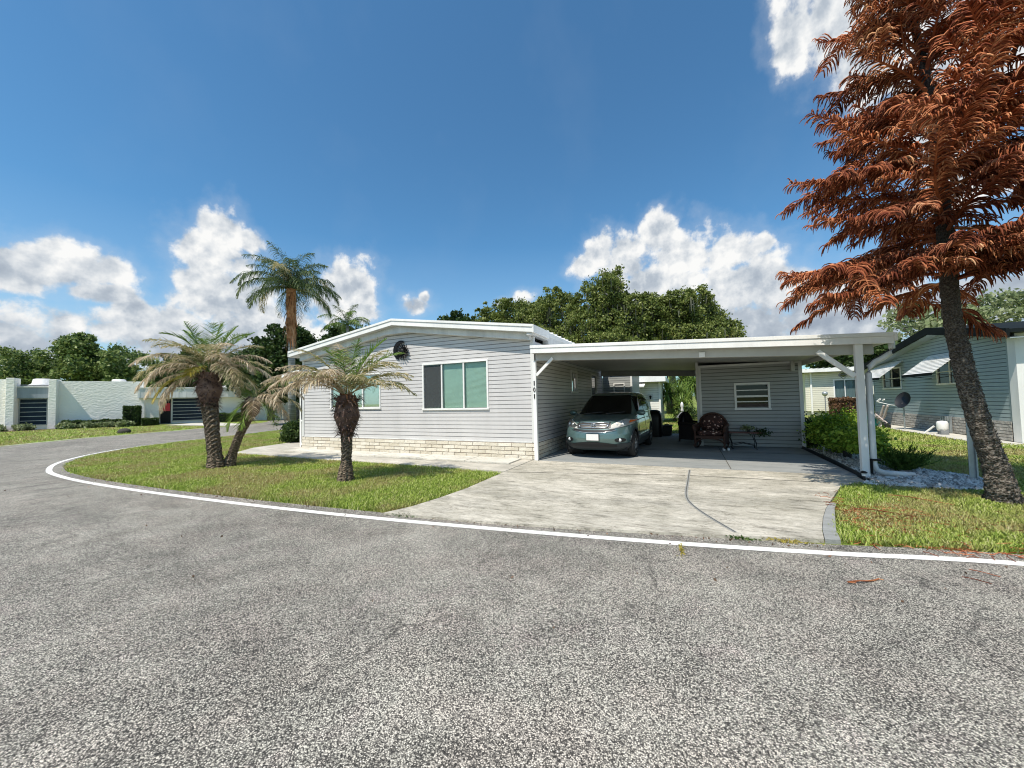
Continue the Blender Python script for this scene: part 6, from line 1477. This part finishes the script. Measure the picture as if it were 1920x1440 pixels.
polyL = [(-.10, -1.85), (-.08, -3.3), (-.14, -4.0), (-.25, -4.6), (-.42, -4.9)] + lawnL + [(-16, 9), (-11.6, 3), (-11.35, 1.9), (-10.95, -.3), (-10.0, -1.5), (-6.2, -1.66), (-2.2, -1.68)]
blades('grass', polyL, 5200, 'coarse green lawn grass around the two date palms', 1)
polyR = [(4.95, -4.06), (5.03, -3.68), (5.16, -3.18), (5.28, -2.73), (5.39, -2.42), (5.78, -1.24), (6.05, -.88), (6.36, -.66), (6.42, -.92), (6.7, -.98), (7.3, -.93), (7.95, -.75), (8.3, -.15), (8.05, .5), (7.65, 1.0), (7.4, 1.6), (7.3, 4), (7.3, 6.5), (11.0, 6.5), (14, 5), (14, -3.62), (9, -3.58), (6.2, -3.84)]
blades('grass', polyR, 5200, 'coarse lawn grass around the dead pine and towards the blue home', 2)
polyB = [(-.02, 8), (6.6, 8), (6.6, 4), (7.3, 6.5), (11.0, 6.5), (11, 16), (5, 24), (1, 14)]
blades('grass', polyB, 1300, 'sunlit grass of the back lawns behind shed and carport', 3, h=.06)
polyC = [(-24.9, -5), (-25.1, -3), (-27.1, .4), (-28.6, 5.2), (-30.5, 8.6), (-39, 8.8), (-43, 4), (-44.5, -2)]
blades('grass', polyC, 500, 'strip of grass between the road and the clubhouse', 4, h=.07)

# fallen needles, twigs, weeds
b = MB(); rd = random.Random(3)
for _ in range(420):
    x, y = 5.25+abs(rd.gauss(0, .6)), rd.gauss(-3.0, .5)
    if rd.random() < .35: x = rd.uniform(5, 9.5); y = -4.02+.10*min(2, x-5)+rd.gauss(0, .05)
    if not (y < -1.0 and x < 10): continue
    a = rd.uniform(0, 6.28); L = rd.uniform(.05, .2); z = .03 if y > -3.85 else .006
    b.tube([(x, y, z), (x+L*.5*math.cos(a), y+L*.5*math.sin(a), z+.012), (x+L*math.cos(a+.3), y+L*math.sin(a+.3), z)], .0035, 3, False)
tag(b.build('fallen_needles', M['pine']), 'rust brown pine litter on the grass near the driveway corner', 'pine litter', kind='stuff')
def twig(label, x, y, a, L, z=.012, curve=.15):
    b = MB(); pts = [(x+L*t_*math.cos(a+curve*t_), y+L*t_*math.sin(a+curve*t_), z+.006*math.sin(t_*6)) for t_ in lin(0, 1, 6)]; b.tube(pts, .006, 5)
    rd = random.Random(int(x*100))
    for p in pts: b.tube([p, (p[0]+rd.uniform(-.05, .05), p[1]+rd.uniform(-.04, .04), p[2]+.005)], .004, 4)
    tag(b.build('fallen_twig', M['pine']), label, 'twig')
twig('rust red twig lying on the asphalt below the driveway corner', 4.68, -5.12, R(25), .30)
twig('longer curved twig on the right lawn close to the pine', 6.15, -1.75, R(-12), .62, .05, -.4)
twig('pale curved twig on the needle littered patch of the right lawn', 5.45, -2.75, R(12), .55, .05, -.5)
def weed(label, x, y, n, sx, sy, seed, mt='leaf_juniper'):
    g = np.random.default_rng(seed); P_ = np.array([x, y, .018])+g.normal(size=(n, 3))*np.array([sx, sy, .006]); tag(npmesh('weed', quads(P_, .014, .5, 0, seed), 4, M[mt]), label, 'weed')
weed('yellow green weed in the asphalt crack crossing the white line', 3.44, -4.88, 70, .012, .10, 1, 'frond_yellow')
weed('weed tuft at the foot of the diagonal driveway joint', 4.02, -4.32, 90, .07, .02, 2)
weed('weed tuft on the driveway lip right of the joint weed', 4.45, -4.25, 110, .09, .02, 3, 'frond_yellow')
weed('weed at the left flare of the driveway by the lawn', -.05, -4.93, 130, .10, .04, 4)
weed('grass tuft growing against the brick skirt of the grey home', -1.7, -.1, 160, .16, .02, 5)

g = np.random.default_rng(91); n = 260
px_ = g.uniform(-9, 8.5, n); py_ = np.interp(px_, [p[0] for p in lc[::-1]], [p[1] for p in lc[::-1]])+.19+g.normal(size=n)*.05
py_[::4] -= g.random(len(py_[::4]))**2*2.2
tag(npmesh('fallen_leaves', quads(np.stack([px_, py_, np.full(n, .009)], 1), .016, .5, 0, 9)*np.array([1, 1, 1.]), 4, M['leaf_red']), 'small dry leaf litter along the asphalt edge', 'leaf litter', kind='stuff')

# ------------------------------------------------------------------ render
scene.render.engine = 'CYCLES'; scene.cycles.pixel_filter_type = 'BLACKMAN_HARRIS'; scene.cycles.filter_width = 1.1; scene.cycles.use_denoising = True
try: scene.cycles.denoiser = 'OPENIMAGEDENOISE'
except Exception: pass
scene.cycles.max_bounces = 7; scene.cycles.transparent_max_bounces = 12; scene.cycles.caustics_reflective = False; scene.cycles.caustics_refractive = False
scene.view_settings.view_transform = 'Standard'; scene.view_settings.look = 'None'; scene.view_settings.exposure = 0; scene.view_settings.gamma = 1
scene.render.resolution_x = 1024; scene.render.resolution_y = 768
